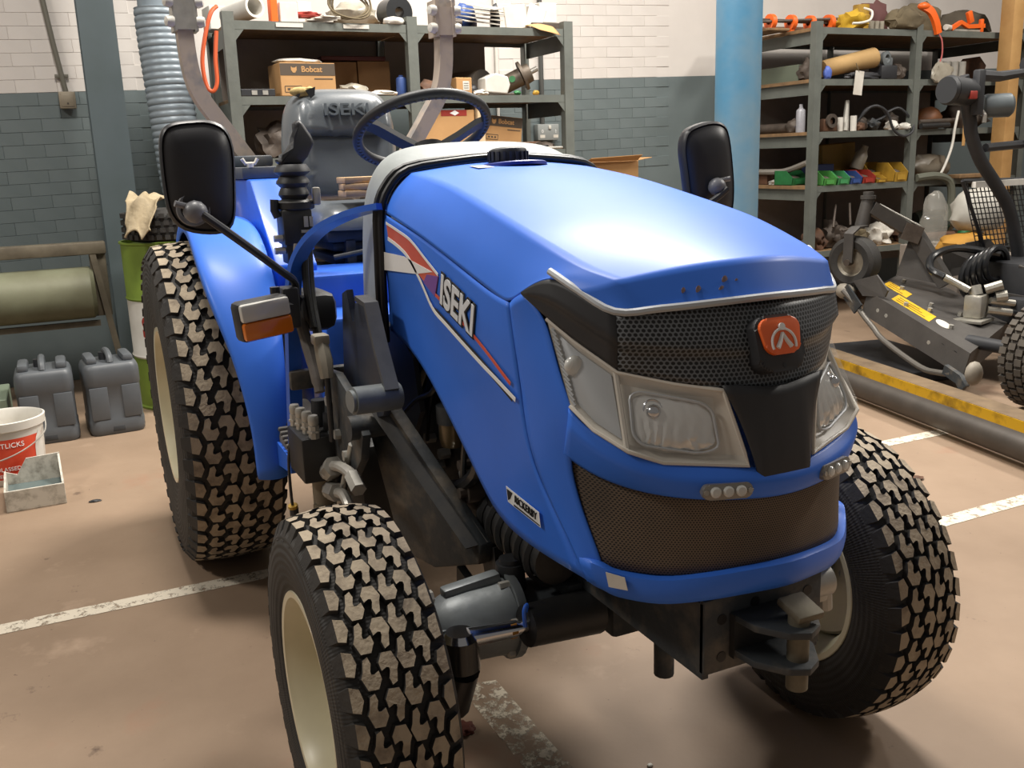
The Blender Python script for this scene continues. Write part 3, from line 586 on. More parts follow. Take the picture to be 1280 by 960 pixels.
# headlights
ht = [(.251, -.2685, 1.044), (.300, -.2475, 1.013), (.370, -.2105, .972), (.430, -.147, .957), (.474, -.089, .948)]
hb = [(.324, -.268, .916), (.372, -.254, .887), (.427, -.227, .863), (.452, -.180, .844), (.503, -.062, .834)]
def hlp(u, v):
    """point on the headlight face, u 0 outer..1 inner, v 0 top..1 bottom"""
    k = u*4; i = min(3, int(k)); f = k-i; a = lerp(ht[i], ht[i+1], f); b = lerp(hb[i], hb[i+1], f); return Vector(lerp(a, b, v))
def hln(u, v):
    a = hlp(min(1, u+.02), v)-hlp(max(0, u-.02), v); b = hlp(u, min(1, v+.02))-hlp(u, max(0, v-.02)); n = b.cross(a).normalized(); return n if n.x > 0 else -n
for sg in (1, -1):
    F = lambda p: (p[0], p[1]*sg, p[2])
    hs = MB(); G = [[F(hlp(u/16, v/8)-hln(u/16, v/8)*(.016 if 0 < v < 8 and 0 < u < 16 else .002)) for u in range(17)] for v in range(9)]
    hs.sheet(G); H = part(hs, 'headlight', HLHOUSE, smooth=30)
    # main bowl: rounded rectangle, ribbed
    rb = MB(); N1, N2 = 24, 14; g = []
    for j in range(N2+1):
        row = []
        for i in range(N1+1):
            a, b = i/N1*2-1, j/N2*2-1; rr_ = (abs(a)**4+abs(b)**4)**.25; k = 1 if rr_ < 1e-6 else min(1, max(abs(a), abs(b))/rr_)
            a2, b2 = a*k, b*k; u = .735+a2*.185; v = .52+b2*.33
            d = max(abs(a), abs(b)); depth = .012-.002-.0075*(1-d**2)+(.0022*math.sin(i*1.9) if b > -.05 and d < .9 else .0008*math.sin(math.hypot(a+.4, b+.25)*22))
            row.append(F(hlp(u, v)-hln(u, v)*depth))
        g.append(row)
    rb.sheet(g); part(rb, 'reflector', REFLECT, H, smooth=50)
    fr = MB(); fr.tube([F(hlp(.735+a*.375/2*.99, .52+b*.66/2)-hln(.7, .5)*.006) for a, b in rrect(2.04, 2.04, .45, 4)], .0024, n=6, closed=True)
    part(fr, 'reflector_frame', SILVER, H)
    bl = MB(); c = hlp(.665, .40)-hln(.665, .4)*.006; bl.ball(F(c), .012, sub=2); bl.cyl(F(c), F(c+hln(.665, .4)*.006), .006, n=12)
    bl.tube([F(hlp(.665+.05*math.cos(a), .40+.15*math.sin(a))-hln(.665, .4)*.007) for a in [2*PI*i/20 for i in range(20)]], .0018, n=6, closed=True)
    part(bl, 'bulb', CHROME, H)
    # outer chamber: smooth reflector, side bulb, flutes
    oc = MB(); g = []
    for j in range(9):
        row = []
        for i in range(9):
            u = .06+.39*i/8-(.10*(j/8)*(1-i/8)*0); v = .1+.8*j/8; d = max(abs(i/4-1), abs(j/4-1)); row.append(F(hlp(u, v)-hln(u, v)*(.010-.006*(1-d*d))))
        g.append(row)
    oc.sheet(g); part(oc, 'side_reflector', SILVER, H, smooth=50)
    sb = MB(); c = hlp(.17, .36)-hln(.17, .36)*.006; sb.ball(F(c), .017, (.7, 1, 1), sub=2); part(sb, 'side_bulb', CLEARL, H)
    fl = MB()
    for k in range(17):
        v = .04+.92*k/16; fl.tube([F(hlp(.012, v)-hln(.02, v)*.004), F(hlp(.05+.015*math.sin(v*3), min(1, v+.03))-hln(.05, v)*.005)], .0022, n=5)
    part(fl, 'lens_flutes', SILVER, H)
    dv = MB(); dv.tube([F(hlp(.485, v/6)-hln(.485, v/6)*.006) for v in range(7)], .0045, n=6); dv.tube([F(hlp(u/16, 0)-hln(u/16, 0)*.001) for u in range(17)]+[F(hlp(1, v/6)) for v in range(1, 7)]+[F(hlp(1-u/16, 1)) for u in range(1, 17)], .0035, n=6)
    part(dv, 'lens_frame', HLHOUSE, H)
    ln = MB(); ln.sheet([[F(hlp(u/16, v/8)+hln(u/16, v/8)*(.006 if 0 < v < 8 and 0 < u < 16 else 0)) for u in range(17)] for v in range(9)])
    part(ln, 'lens', LENS, H, smooth=60)
# marker lights in the belt
for sg in (1, -1):
    o = Vector((.505, -.104*sg, .803)); u = Vector((-.30*sg, -1, .02)); u = Vector((.27, 1*sg, -.02)).normalized(); n = Vector((1, -.30*sg, .12)); n = (n-u*n.dot(u)).normalized(); v = n.cross(u)
    mk = part(disc(rrect(.080, .024, .011), o-n*.006, u, v, n, .013, .003), 'marker_light', M('marker_housing', '#8b8780', .3, .3, coat=.4))
    for k in (-1, 0, 1): part(MB().lathe([(.0085, .007), (.0085, .009), (.006, .0115), (0, .012)], o+u*.020*k, n, n=16), 'light_cell', CLEARL, mk)
    for k in (-1, 1): part(MB().cyl(o+u*.0345*k+n*.007, o+u*.0345*k+n*.009, .004, n=10), 'screw', STEEL, mk)
# ---- bonnet seal, dash cowl, steering
sealp = [(-.535, -.288, .885), (-.515, -.294, 1.0), (-.503, -.295, 1.10), (-.497, -.293, 1.188), (-.494, -.273, 1.238), (-.491, -.226, 1.277), (-.49, -.11, 1.292), (-.49, 0, 1.298)]
sealp = sealp+[(x, -y, z) for x, y, z in sealp[-2::-1]]
m = MB(); m.tube(sealp, .0085, n=8, smooth=3); m.tube([(x-.022, y*1.012, z+.004) for x, y, z in sealp], .0095, n=8, smooth=3)
part(m, 'bonnet_seal', SEAL)
cr = []
for x, k, dz in ((-.515, 1.0, .004), (-.56, 1.0, .028), (-.62, .985, .047), (-.70, .95, .046), (-.78, .88, .02), (-.80, .85, -.02)):
    cr.append([(x-.045, -.285*k, .93), (x-.02, -.287*k, 1.08), (x, -.283*k, 1.186+dz*.4), (x, -.258*k, 1.24+dz*.8), (x, -.208*k, 1.277+dz), (x, -.11*k, 1.287+dz), (x, 0, 1.29+dz)])
cr.append([(-.83, -.2, .93), (-.82, -.2, 1.0), (-.80, -.2, 1.1), (-.79, -.18, 1.15), (-.785, -.15, 1.2), (-.785, -.08, 1.22), (-.785, 0, 1.22)])
part(MB().sheet(cr, True), 'dash_cowl', GREYP, sub=2, thick=.004)
th = R(29); sc = Vector((-1.0, 0, 1.375)); sn = Vector((-math.sin(th), 0, math.cos(th))); su = Vector((0, 1, 0)); sv = sn.cross(su)
m = MB(); m.tube([sc+su*.182*math.cos(a)+sv*.182*math.sin(a) for a in [2*PI*i/56 for i in range(56)]], .0145, n=12, closed=True)
for i in range(64):
    a = 2*PI*i/64; c = sc+su*.182*math.cos(a)+sv*.182*math.sin(a)-sn*.011; m.ball(c, .0065, sub=1)
sw = part(m, 'steering_wheel', BLACK, smooth=60)
m = MB(); hub = sc-sn*.075
for a in (R(-14), R(194), R(90)):
    e = sc+su*.178*math.cos(a)+sv*.178*math.sin(a); d = (e-hub); m.bar([hub+d*.12, hub+d*.5+sn*.0, hub+d*.85+sn*.004, e], d.cross(sn), .036, .016)
m.cyl(hub-sn*.04, hub+sn*.02, .04, .05, n=20); part(m, 'spokes', BLACK, sw)
part(MB().cyl(hub-sn*.03, hub-sn*.26, .026, .04, n=16), 'steering_column', BLACK)
# ---- seat
def seat_back():
    m = MB(); N = 28; g = []; gb = []
    for j in range(N+1):
        r = []; rb = []
        for i in range(N+1):
            a, b = i/N*2-1, j/N*2-1; q = max(abs(a), abs(b)); rr_ = (abs(a)**4+abs(b)**4)**.25; k = 1 if rr_ < 1e-6 else q/rr_
            a2, b2 = a*k, b*k; wdt = .212*(1.0-.07*max(0, b2)); y = .034+a2*wdt+.01*(b2); z = 1.362+b2*.196
            d = .05*(1-q**8)
            bol = math.exp(-((abs(a2)-.78)/.15)**2)*.042*(1 if b2 < .8 else .8)
            head = .030*max(0, min(1, (b2-.16)/.08))*(1-max(0, abs(a2)-.5)*1.2); crease = -.012*math.exp(-((b2-.14)/.035)**2)*(abs(a2) < .62)
            groove = -.012*math.exp(-((abs(a2)-.60)/.03)**2)*(1 if b2 < .2 else .4)
            x = -1.93-.10*(b2+1)*.35+d+(bol+max(head, 0)+crease+groove)*(1-q**6); r.append((x, y, z)); rb.append((-1.96-.10*(b2+1)*.35-.05*(1-q**4), y, z))
        g.append(r); gb.append(rb)
    m.sheet(g); m.sheet([q[::-1] for q in gb])
    bmesh.ops.remove_doubles(m.bm, verts=m.bm.verts, dist=1e-5)
    for a, b in ((0, 1),): pass
    edge_ = [(g[0][i], gb[0][i]) for i in range(N+1)]
    m.loft([[g[0][i] for i in range(N)]+[g[j][N] for j in range(N)]+[g[N][i] for i in range(N, 0, -1)]+[g[j][0] for j in range(N, 0, -1)],
            [gb[0][i] for i in range(N)]+[gb[j][N] for j in range(N)]+[gb[N][i] for i in range(N, 0, -1)]+[gb[j][0] for j in range(N, 0, -1)]], (False, False))
    bmesh.ops.remove_doubles(m.bm, verts=m.bm.verts, dist=1e-5); return m
sb_ = part(seat_back(), 'seat_back', VINYL, smooth=60)
text('lettering', 'ISEKI', .058, M('vinyl_emboss', '#5d646a', .3, coat=.3), (-1.899, .045, 1.478), (0, 1, 0), (-.20, 0, 1), sb_, ext=.008, sx=1.35, off=.001, spacing=1.05)
m = MB(); m.ball((-1.962, -.10, 1.546), .036, (.5, 1.15, .5), sub=2); m.ball((-1.955, -.068, 1.552), .02, (.6, 1, .7), sub=1); part(m, 'torn_foam', M('seat_foam', '#c9b27a', .9, 0, '#8d7646', .5, 30, bump=.4), sb_)
m = MB(); m.prism([(-1.935, -.088, 1.55), (-1.935, -.052, 1.562), (-1.93, -.058, 1.533), (-1.93, -.072, 1.522)], (-.006, 0, 0)); m.prism([(-1.93, -.128, 1.533), (-1.93, -.108, 1.54), (-1.928, -.115, 1.523)], (-.006, 0, 0)); part(m, 'torn_vinyl', SEAL, sb_)
m = MB(); N = 18; g = []
for j in range(N+1):
    r = []
    for i in range(N+1):
        a, b = i/N*2-1, j/N*2-1; q = max(abs(a), abs(b)); rr_ = (abs(a)**4+abs(b)**4)**.25; k = 1 if rr_ < 1e-6 else q/rr_
        r.append((-1.66+b*k*.25, .025+a*k*.235, 1.115+.052*(1-q**6)+.018*math.exp(-((abs(a*k)-.8)/.2)**2)*(1-q**6)))
    g.append(r)
m.sheet(g); m.sheet([[(x, y, 1.085) for x, y, z in r] for r in g]); ring = [g[0][i] for i in range(N)]+[g[j][N] for j in range(N)]+[g[N][i] for i in range(N, 0, -1)]+[g[j][0] for j in range(N, 0, -1)]
m.loft([ring, [(x, y, 1.085) for x, y, z in ring]], (False, False)); bmesh.ops.remove_doubles(m.bm, verts=m.bm.verts, dist=1e-5)
part(m, 'seat_cushion', VINYL, smooth=60)
m = MB(); m.box((-1.66, .025, 1.065), (.42, .40, .04), bev=.01)
for k in range(4): m.box((-1.66, .025, 1.03-.045*k), (.38-.02*k, .36-.015*k, .03), bev=.012)
part(m, 'seat_bellows', M('bellows_black', '#2c2d30', .6, 0, '#3c3a36', .45, 10))
m = MB(); m.box((-1.66, .025, .88), (.42, .40, .05)); m.box((-1.45, .025, .95), (.02, .36, .05)); m.box((-1.47, -.10, .99), (.05, .03, .12)); m.tube([(-1.44, -.16, 1.0), (-1.40, -.05, 1.02), (-1.40, .12, 1.0)], .009)
part(m, 'seat_frame', DARKDUST)
# ---- deck, floor and gearbox tunnel
m = MB(); m.box((-1.045, .0, .69), (.21, .66, .39), bev=.012); m.box((-1.30, 0, .74), (.30, .66, .48), bev=.012); m.box((-1.62, 0, .74), (.72, .64, .24), bev=.02)
part(m, 'floor_tunnel', BLUE2)
rg = part(MB().prism([(-.938, -.278, .862), (-.938, -.165, .870), (-.938, -.166, .826), (-.938, -.276, .822)], (.001, 0, 0)), 'data_label', PAPER, smooth=0)
m = MB()
for k in range(5): m.box((-.9368, -.225+.004*k, .853-.007*k), (.0008, .07, .002))
part(m, 'label_print', BLACKP, rg, smooth=0)
m = MB(); m.box((-.86, -.38, .93), (.16, .10, .10), bev=.03); part(m, 'side_console', BLACK)
part(MB().tube(PT_SLEEVE, [.010, .013, .015, .017, .016, .013], n=10, smooth=4), 'wiring_sleeve', M('sleeve_grey', '#6b6560', .7, 0, '#4c4743', .45, 14))
part(MB().tube([(-.80, -.40, 1.12), (-.78, -.41, 1.0), (-.74, -.41, .9)], .009, n=8, smooth=4).tube([(-.83, -.385, 1.12), (-.80, -.395, .98), (-.73, -.40, .86)], .012, n=8, smooth=4), 'wiring_sleeve', DARK)
part(MB().box((-.84, -.36, .752), (.03, .20, .05), bev=.006), 'floor_rail', DARKDUST)
# step plate with ribs
sp_ = [(-.84, -.47, .565), (-.84, -.26, .565), (-1.15, -.26, .60), (-1.30, -.37, .60), (-1.12, -.47, .575)]
step = part(MB().prism(sp_, (0, 0, -.03), bev=.006), 'step_plate', M('step_mat', '#6a6660', .75, 0, '#4d4944', .42, 10, bump=.2))
for k in range(9):
    x = -.86-.032*k; part(MB().box((x, -.455+.002*k, .572+.0035*k), (.016, .05, .012), bev=.004), 'step_rib', M('step_rib_grey', '#5a5751', .75), step)
part(MB().prism([(-.83, -.478, .545), (-.83, -.478, .505), (-1.05, -.478, .475), (-1.14, -.478, .555)], (0, .012, 0)), 'step_bracket', BLUE2)
# ---- fenders
def fender(sg):
    m = MB(); rows_ = []
    yo = [(-8, -.53, -.44), (4, -.532, -.44), (16, -.545, -.43), (28, -.562, -.42), (42, -.592, -.405), (56, -.602, -.40), (70, -.598, -.395), (88, -.59, -.39), (110, -.585, -.385), (135, -.58, -.38), (158, -.57, -.38)]
    for a, y0, y1 in yo:
        a = R(a); r = .615; f = lambda y, rr: (-1.616+rr*math.cos(a), y*sg, .53+rr*math.sin(a))
        rows_.append([f(y0, r-.035), f(y0-.002, r-.006), f(y0+.014, r+.006), f((y0+y1)/2, r+.014), f(y1-.02, r+.006), f(y1, r-.012), f(y1+.015, r-.10), f(y1+.02, r-.2)])
    m.sheet(rows_, crease_c=(1, 5), cv=.6); return m
for sg in (1, -1): part(fender(sg), 'fender', BLUE, sub=2, thick=.004)
for sg in (1, -1):
    part(MB().prism([(-2.05, -.375*sg, .85), (-1.30, -.375*sg, .85), (-1.30, -.375*sg, 1.0), (-1.60, -.375*sg, 1.252), (-2.05, -.375*sg, 1.252)], (0, .125*sg, 0), bev=.008), 'fender_box', M('box_blue', '#1f62d6', .4, coat=.3) )
    m = MB(); m.box((-1.86, -.315*sg, 1.272), (.40, .14, .038), bev=.004); m.box((-2.0, -.30*sg, 1.31), (.10, .16, .04), bev=.01); rb = part(m, 'roll_bar_foot', M('rollbar_blue_grey', '#4d555f', .5, .1, '#7b746b', .36, 9))
    part(MB().cyl((-1.67, -.355*sg, 1.29), (-1.67, -.355*sg, 1.303), .012, n=12).tube([(-1.67, -.38*sg, 1.318), (-1.67, -.37*sg, 1.302), (-1.67, -.34*sg, 1.302), (-1.67, -.33*sg, 1.318)], .006), 'wing_nut', PLASTW, rb)
ROPSM = M('rollbar_dusty', '#b3a598', .6, .1, '#707a84', .38, 7, bump=.05, sharp=.10)
sq = [(-.6, -.5), (.6, -.5), (.6, .5), (-.6, .5)]
near = [(-2.0, -.275, 1.28), (-2.0, -.33, 1.362), (-2.0, -.395, 1.46), (-2.0, -.446, 1.545), (-2.0, -.468, 1.64), (-2.0, -.474, 1.77)]
for sg in (1, -1):
    P = [(x, y*sg, z) for x, y, z in near]
    rb = part(MB().bar(spline(P, 5), (1, 0, 0), .065, .052), 'roll_bar', ROPSM, smooth=20)
    br = MB()
    for s2 in (-1, 1): br.box((-2.0, -.470*sg+.034*s2, 1.81), (.085, .012, .13))
    br.box((-1.965, -.470*sg, 1.80), (.010, .062, .10)); part(br, 'hinge_bracket', STEEL if sg == 1 else ROPSM, rb, smooth=0)
    for z in (1.775, 1.838):
        for s2 in (-1, 1): part(MB().lathe([(.0, .026), (.015, .024), (.020, .010), (.020, 0)], (-1.97, -.470*sg+.040*s2, z), (.3, s2, 0), n=12), 'bolt_cap', PLASTW, rb)
    part(MB().bar([(-2.0, -.472*sg, 1.77), (-2.01, -.474*sg, 2.3)], (1, 0, 0), .06, .048), 'roll_bar_upper', ROPSM, smooth=20)
part(MB().bar([(-2.01, -.498, 2.3), (-2.01, .498, 2.3)], (1, 0, 0), .06, .05), 'roll_bar_top', ROPSM, smooth=20)
# ---- gear lever, boot, console
m = MB(); m.prism([(-1.245, y, z) for _, y, z in PT_GRIP], (.05, 0, 0), bev=.010); part(m, 'joystick_grip', BLACK, smooth=60)
m = MB(); pr = [(.040, 1.296)]
for k in range(3): z = 1.283-.032*k; pr += [(.050-.004*k, z), (.052-.004*k, z-.008), (.036, z-.02)]
pr += [(.048, 1.19), (.048, 1.17)]
m.lathe(pr, (-1.22, -.322, 0), (0, 0, 1), n=24); part(m, 'lever_boot', BLACK)
m = MB(); m.box((-1.22, -.327, 1.12), (.09, .085, .10), bev=.006); m.lathe([(.05, 1.168), (.056, 1.172), (.056, 1.19), (.046, 1.196)], (-1.22, -.322, 0), n=24); m.box((-1.22, -.33, 1.05), (.07, .065, .07), bev=.004); m.tube([(-1.20, -.378, 1.15), (-1.2, -.386, 1.17), (-1.2, -.384, 1.20)], .012)
lb = part(m, 'lever_base', DARK)
m = MB(); m.box((-1.172, -.305, 1.135), (.006, .012, .03)); m.box((-1.172, -.29, 1.135), (.006, .010, .028)); m.box((-1.172, -.30, 1.108), (.006, .04, .008)); part(m, 'shift_gate', STEEL, lb)
part(MB().box((-1.19, -.265, 1.205), (.025, .022, .05), bev=.006), 'chrome_latch', STEEL, lb)
for z in (1.09, 1.055): part(MB().cyl((-1.2, -.365, z), (-1.2, -.395, z), .010, n=8), 'bolt', STEEL, lb)
part(MB().box((-1.17, -.30, 1.072), (.012, .025, .035), bev=.004), 'blue_knob', BLUE2, lb)
# ---- blue side hoop
part(MB().bar(PT_BAR[:9]+[(-.87, -.447, .66), (-.89, -.449, .505)], (-.45, 0.85, -.1), .042, .014, smooth=4), 'side_hoop', BLUE2, smooth=60)
part(MB().bar([(x, -y, z) for x, y, z in PT_BAR[:9]]+[(-.89, .449, .505)], (-.45, -.85, -.1), .042, .014, smooth=4), 'side_hoop', BLUE2, smooth=60)
# ---- mirrors
def mirror_head(poly, sg, kn, arm):
    c = sum((Vector(p) for p in poly), Vector())/len(poly); P = spline(poly, 3, True); m = MB()
    ring = lambda k, dx: [Vector((p.x+dx, c.y+(p.y-c.y)*k, c.z+(p.z-c.z)*k)) for p in P]
    m.loft([ring(.97, -.028), ring(1, -.022), ring(1.0, .0), ring(.95, .006), ring(.925, .001), ring(.9, .006), ring(.6, .017), ring(.25, .022)])
    h = part(m, 'mirror_shell', MIRRORB, smooth=45)
    part((lambda q: (q.loft([ring(.93, -.0275), ring(.93, -.031)]), q)[1])(MB()), 'mirror_glass', CHROME, h)
    m = MB(); k = Vector(kn[0]); m.lathe([(.036, 0), (.034, .004), (.027, .002), (.025, -.004)], k+Vector((-.016, 0, 0)), (1, 0, 0), n=24); m.ball(k+Vector((.012, 0, -.004)), .026, (.9, 1, .95)); m.cyl(k+Vector((.01, -.015, .008)), k+Vector((.014, -.040*sg, .016)), .007, n=10)
    part(m, 'mirror_knuckle', M('knuckle_grey', '#77787c', .4), h)
    part(MB().tube(arm, .0095, n=10, smooth=4), 'mirror_arm', BLACK)
mirror_head(PT_MIRROR_NEAR, 1, PT_KNUCKLE_NEAR, [(-.555, -.684, 1.209), (-.55, -.660, 1.190), (-.61, -.573, 1.121), (-.70, -.483, 1.049), (-.745, -.448, 1.021)]+PT_ARM_NEAR[4:])
mirror_head(PT_MIRROR_FAR, -1, PT_KNUCKLE_FAR, [(-.548, .70, 1.193), (-.565, .645, 1.153)]+PT_ARM_FAR[2:]+[(-.78, .44, 1.0), (-.82, .44, .94)])
# ---- side lamp
m = MB(); m.box((-.665, -.546, .950), (.055, .128, .094), Matrix.Rotation(.09, 3, 'X')@Matrix.Rotation(.15, 3, 'Z'), bev=.012); lp = part(m, 'side_lamp', BLACK)
q = Matrix.Rotation(.09, 3, 'X')@Matrix.Rotation(.15, 3, 'Z')
def lb_(dz, h, name, mat): part(MB().box(Vector((-.665, -.546, .950))+q@Vector((.027, 0, dz)), (.026, .118, h), q, bev=.007), name, mat, lp)
lb_(.0215, .0425, 'clear_lens', CLEARL); lb_(-.0215, .0425, 'amber_lens', AMBER)
part(MB().box((-.76, -.46, .955), (.06, .04, .10), bev=.006).cyl((-.72, -.50, .995), (-.72, -.50, 1.012), .012, n=8).box((-.72, -.49, .96), (.06, .05, .02)), 'lamp_bracket', BLACK)
# ---- loader bracket plates, boss, brace
LOADM = M('bracket_blue_black', '#343c4c', .45, .2, '#2a303c', .42, 8)
pp = [(x, -.385, z) for x, _, z in PT_PLATE]
plate = part(MB().prism([(-.628, -.362, .995), (-.585, -.362, 1.008), (-.572, -.362, .965), (-.556, -.362, .935), (-.535, -.362, .938), (-.522, -.362, .985), (-.43, -.362, .994), (-.386, -.362, .91), (-.32, -.362, .815), (-.36, -.362, .755), (-.52, -.362, .705), (-.68, -.362, .71)], (0, .016, 0), bev=.002), 'bracket_plate', LOADM)
part(MB().bar([(-.500, -.352, .998), (-.43, -.352, .992), (-.383, -.352, .91), (-.318, -.352, .82)], (0, 1, 0), .032, .012), 'bracket_flange', M('worn_flange', '#5c5e62', .5, .4, '#4a4d52', .42, 16), plate)
m = MB(); m.cyl((-.33, -.435, .805), (-.345, -.33, .800), .030, n=24); m.cyl((-.329, -.442, .805), (-.33, -.434, .805), .024, n=20); part(m, 'pivot_boss', CAST)
m = MB(); m.prism([(-.70, -.40, .80), (-.60, -.40, .81), (-.50, -.40, .78), (-.40, -.40, .705), (-.43, -.40, .64), (-.60, -.40, .50), (-.74, -.40, .50), (-.74, -.40, .68)], (0, .02, 0), bev=.002)
m.cyl((-.44, -.42, .715), (-.44, -.34, .715), .028, n=18); p2 = part(m, 'loader_bracket', DARKDUST)
for x, z in ((-.60, .66), (-.53, .625), (-.66, .73)): part(MB().cyl((x, -.40, z), (x, -.414, z), .013, n=6), 'bolt', STEEL, p2)
part(MB().prism([(-.50, -.365, .735), (-.40, -.345, .775), (-.14, -.235, .505), (-.16, -.235, .455), (-.34, -.27, .385), (-.46, -.31, .395)], (0, .03, 0), bev=.004), 'diagonal_brace', DARKDUST)
part(MB().bar([(-.42, -.352, .765), (-.155, -.238, .50)], (.3, .8, .2), .05, .012), 'brace_flange', M('brace_edge', '#3b3c3e', .5, .2, '#54504a', .4, 18))
part(MB().bar([(-.17, -.2, .49), (-.13, -.2, .30), (-.36, -.2, .33)], (0, 1, 0), .02, .08), 'skid_plate', DARK)
# ---- hydraulic valve block and fittings
vb_ = part(MB().box((-.735, -.425, .585), (.16, .115, .115), bev=.006), 'valve_block', DARK)
for k in range(4):
    x, y = -.80+.045*k, -.462+.005*k; part(MB().cyl((x, y, .64), (x, y, .672), .014, n=8).lathe([(.011, .672), (.0135, .678), (.0135, .692), (.011, .698), (0, .698)], (x, y, 0), n=14).cyl((x, y, .655), (x, y, .660), .017, n=6), 'valve_spool', STEEL, vb_)
for x, y, z in ((-.77, -.405, .71), (-.715, -.39, .685)): part(MB().cyl((x, y, .64), (x, y, z), .022, .020, n=16), 'coil_cap', BLACK, vb_)
part(MB().cyl((-.675, -.39, .642), (-.675, -.39, .648), .02, n=18), 'port_plug', CAST, vb_)
m = MB(); m.tube([(-.635, -.42, .88), (-.61, -.42, .84), (-.60, -.42, .80)], [.018, .020, .016], n=8); m.box((-.638, -.42, .888), (.042, .038, .026), bev=.006); lv = part(m, 'lever_handle', M('lever_grey', '#a29c8e', .55, 0, '#857f72', .45, 12))
part(MB().tube([(-.60, -.42, .80), (-.598, -.42, .72), (-.62, -.415, .64)], .007), 'lever_rod', BLACK)
m = MB(); F1 = [(-.65, -.42, .555), (-.60, -.42, .582), (-.52, -.42, .60), (-.44, -.42, .605), (-.39, -.42, .585)]
m.tube(F1, .013, n=10, smooth=4); m.cyl(F1[0], F1[1], .026, n=6); m.ball(F1[0], .026); m.cyl(F1[3], F1[4], .018, n=6)
F2 = [(-.65, -.42, .505), (-.58, -.42, .520), (-.52, -.42, .53), (-.47, -.42, .50), (-.46, -.42, .44)]
m.tube(F2, .013, n=10, smooth=4); m.cyl(F2[0], F2[1], .024, n=6); m.ball(F2[0], .024); m.tube([(-.50, -.40, .66), (-.60, -.41, .50), (-.62, -.42, .43)], .007)
part(m, 'hydraulic_fittings', STEEL)
part(MB().tube([(-.80, -.475, .62), (-.815, -.485, .55), (-.825, -.485, .45), (-.83, -.48, .38)], .004, n=6, smooth=4).cyl((-.83, -.48, .41), (-.83, -.48, .36), .012, n=10), 'sensor_cable', BLACK)
part(MB().cyl((-.826, -.483, .420), (-.8275, -.482, .412), .013, n=10), 'cable_band', YELB)
m = MB(); m.cyl((-.76, -.42, .53), (-.76, -.42, .42), .022, n=12); m.cyl((-.72, -.42, .53), (-.72, -.42, .36), .026, n=12); m.cyl((-.72, -.42, .45), (-.72, -.42, .43), .032, n=6); part(m, 'valve_pipes', M('pipe_brownish', '#77705f', .55, .3, '#5a5144', .42, 14))
part(MB().tube([(-.85, -.46, .54), (-.92, -.44, .57), (-.95, -.40, .50)], .02), 'valve_hose', DARK)
# ---- engine bay
m = MB(); m.box((-.36, 0, .78), (.74, .40, .50), bev=.02); m.box((-.30, 0, .50), (.55, .26, .16), bev=.03); m.box((-.95, 0, .55), (.5, .30, .34), bev=.04); m.box((-1.5, 0, .55), (.6, .34, .36), bev=.04); m.box((-1.0, -.26, .44), (.6, .14, .30), bev=.03); m.box((-1.0, .26, .44), (.6, .14, .30), bev=.03)  # low boxes on either side are added dark mass hiding the bright floor
part(m, 'engine_block', DARK)
part(MB().prism([(-.69, -.262, .92), (-.52, -.262, .905), (-.43, -.262, .86), (-.40, -.262, .74), (-.52, -.262, .60), (-.64, -.262, .62)], (0, .012, 0)), 'heat_shield', BLACK, smooth=0)
m = MB(); m.lathe([(.0, .678), (.026, .682), (.03, .70), (.03, .735)], (-.30, -.225, 0), n=20); part(m, 'filter_bowl', M('filter_amber', '#6b5a3e', .3, .3, coat=.3))
part(MB().cyl((-.30, -.225, .735), (-.30, -.225, .775), .034, n=20).box((-.30, -.215, .80), (.05, .03, .06)), 'filter_head', DARKDUST)
for pts, r in ((PT_HOSE, .017), (PT_HOSE2, .006), ([(-.12, -.225, .74), (-.16, -.23, .66), (-.26, -.23, .60), (-.36, -.23, .57)], .016), ([(-.20, -.225, .80), (-.22, -.235, .66), (-.24, -.23, .58)], .007), ([(-.38, -.225, .84), (-.40, -.24, .74), (-.44, -.235, .66)], .005)):
    part(MB().tube(pts, r, n=8, smooth=4), 'engine_hose', BLACKG)
for (x, z) in ((-.42, .60), (-.38, .64), (-.47, .655), (-.25, .63), (-.2, .70)): part(MB().cyl((x, -.205, z), (x, -.23, z), .013, n=6), 'engine_bolt', STEEL)
m = MB()
for k in range(6): m.lathe([(.050, 0), (.058, .007), (.058, .014), (.050, .021)], (-.20+.045*k, -.165, .545-.002*k), (1, 0, 0), n=20)
m.cyl((-.2, -.165, .545), (.07, -.165, .535), .048, n=20); part(m, 'oil_cooler', DARK)
part(MB().cyl((-.215, -.19, .60), (-.215, -.235, .60), .024, n=18).cyl((-.215, -.235, .60), (-.215, -.25, .60), .012, n=8).cyl((-.235, -.2, .655), (-.235, -.24, .655), .012, n=8), 'drain_plug', OLDMET)
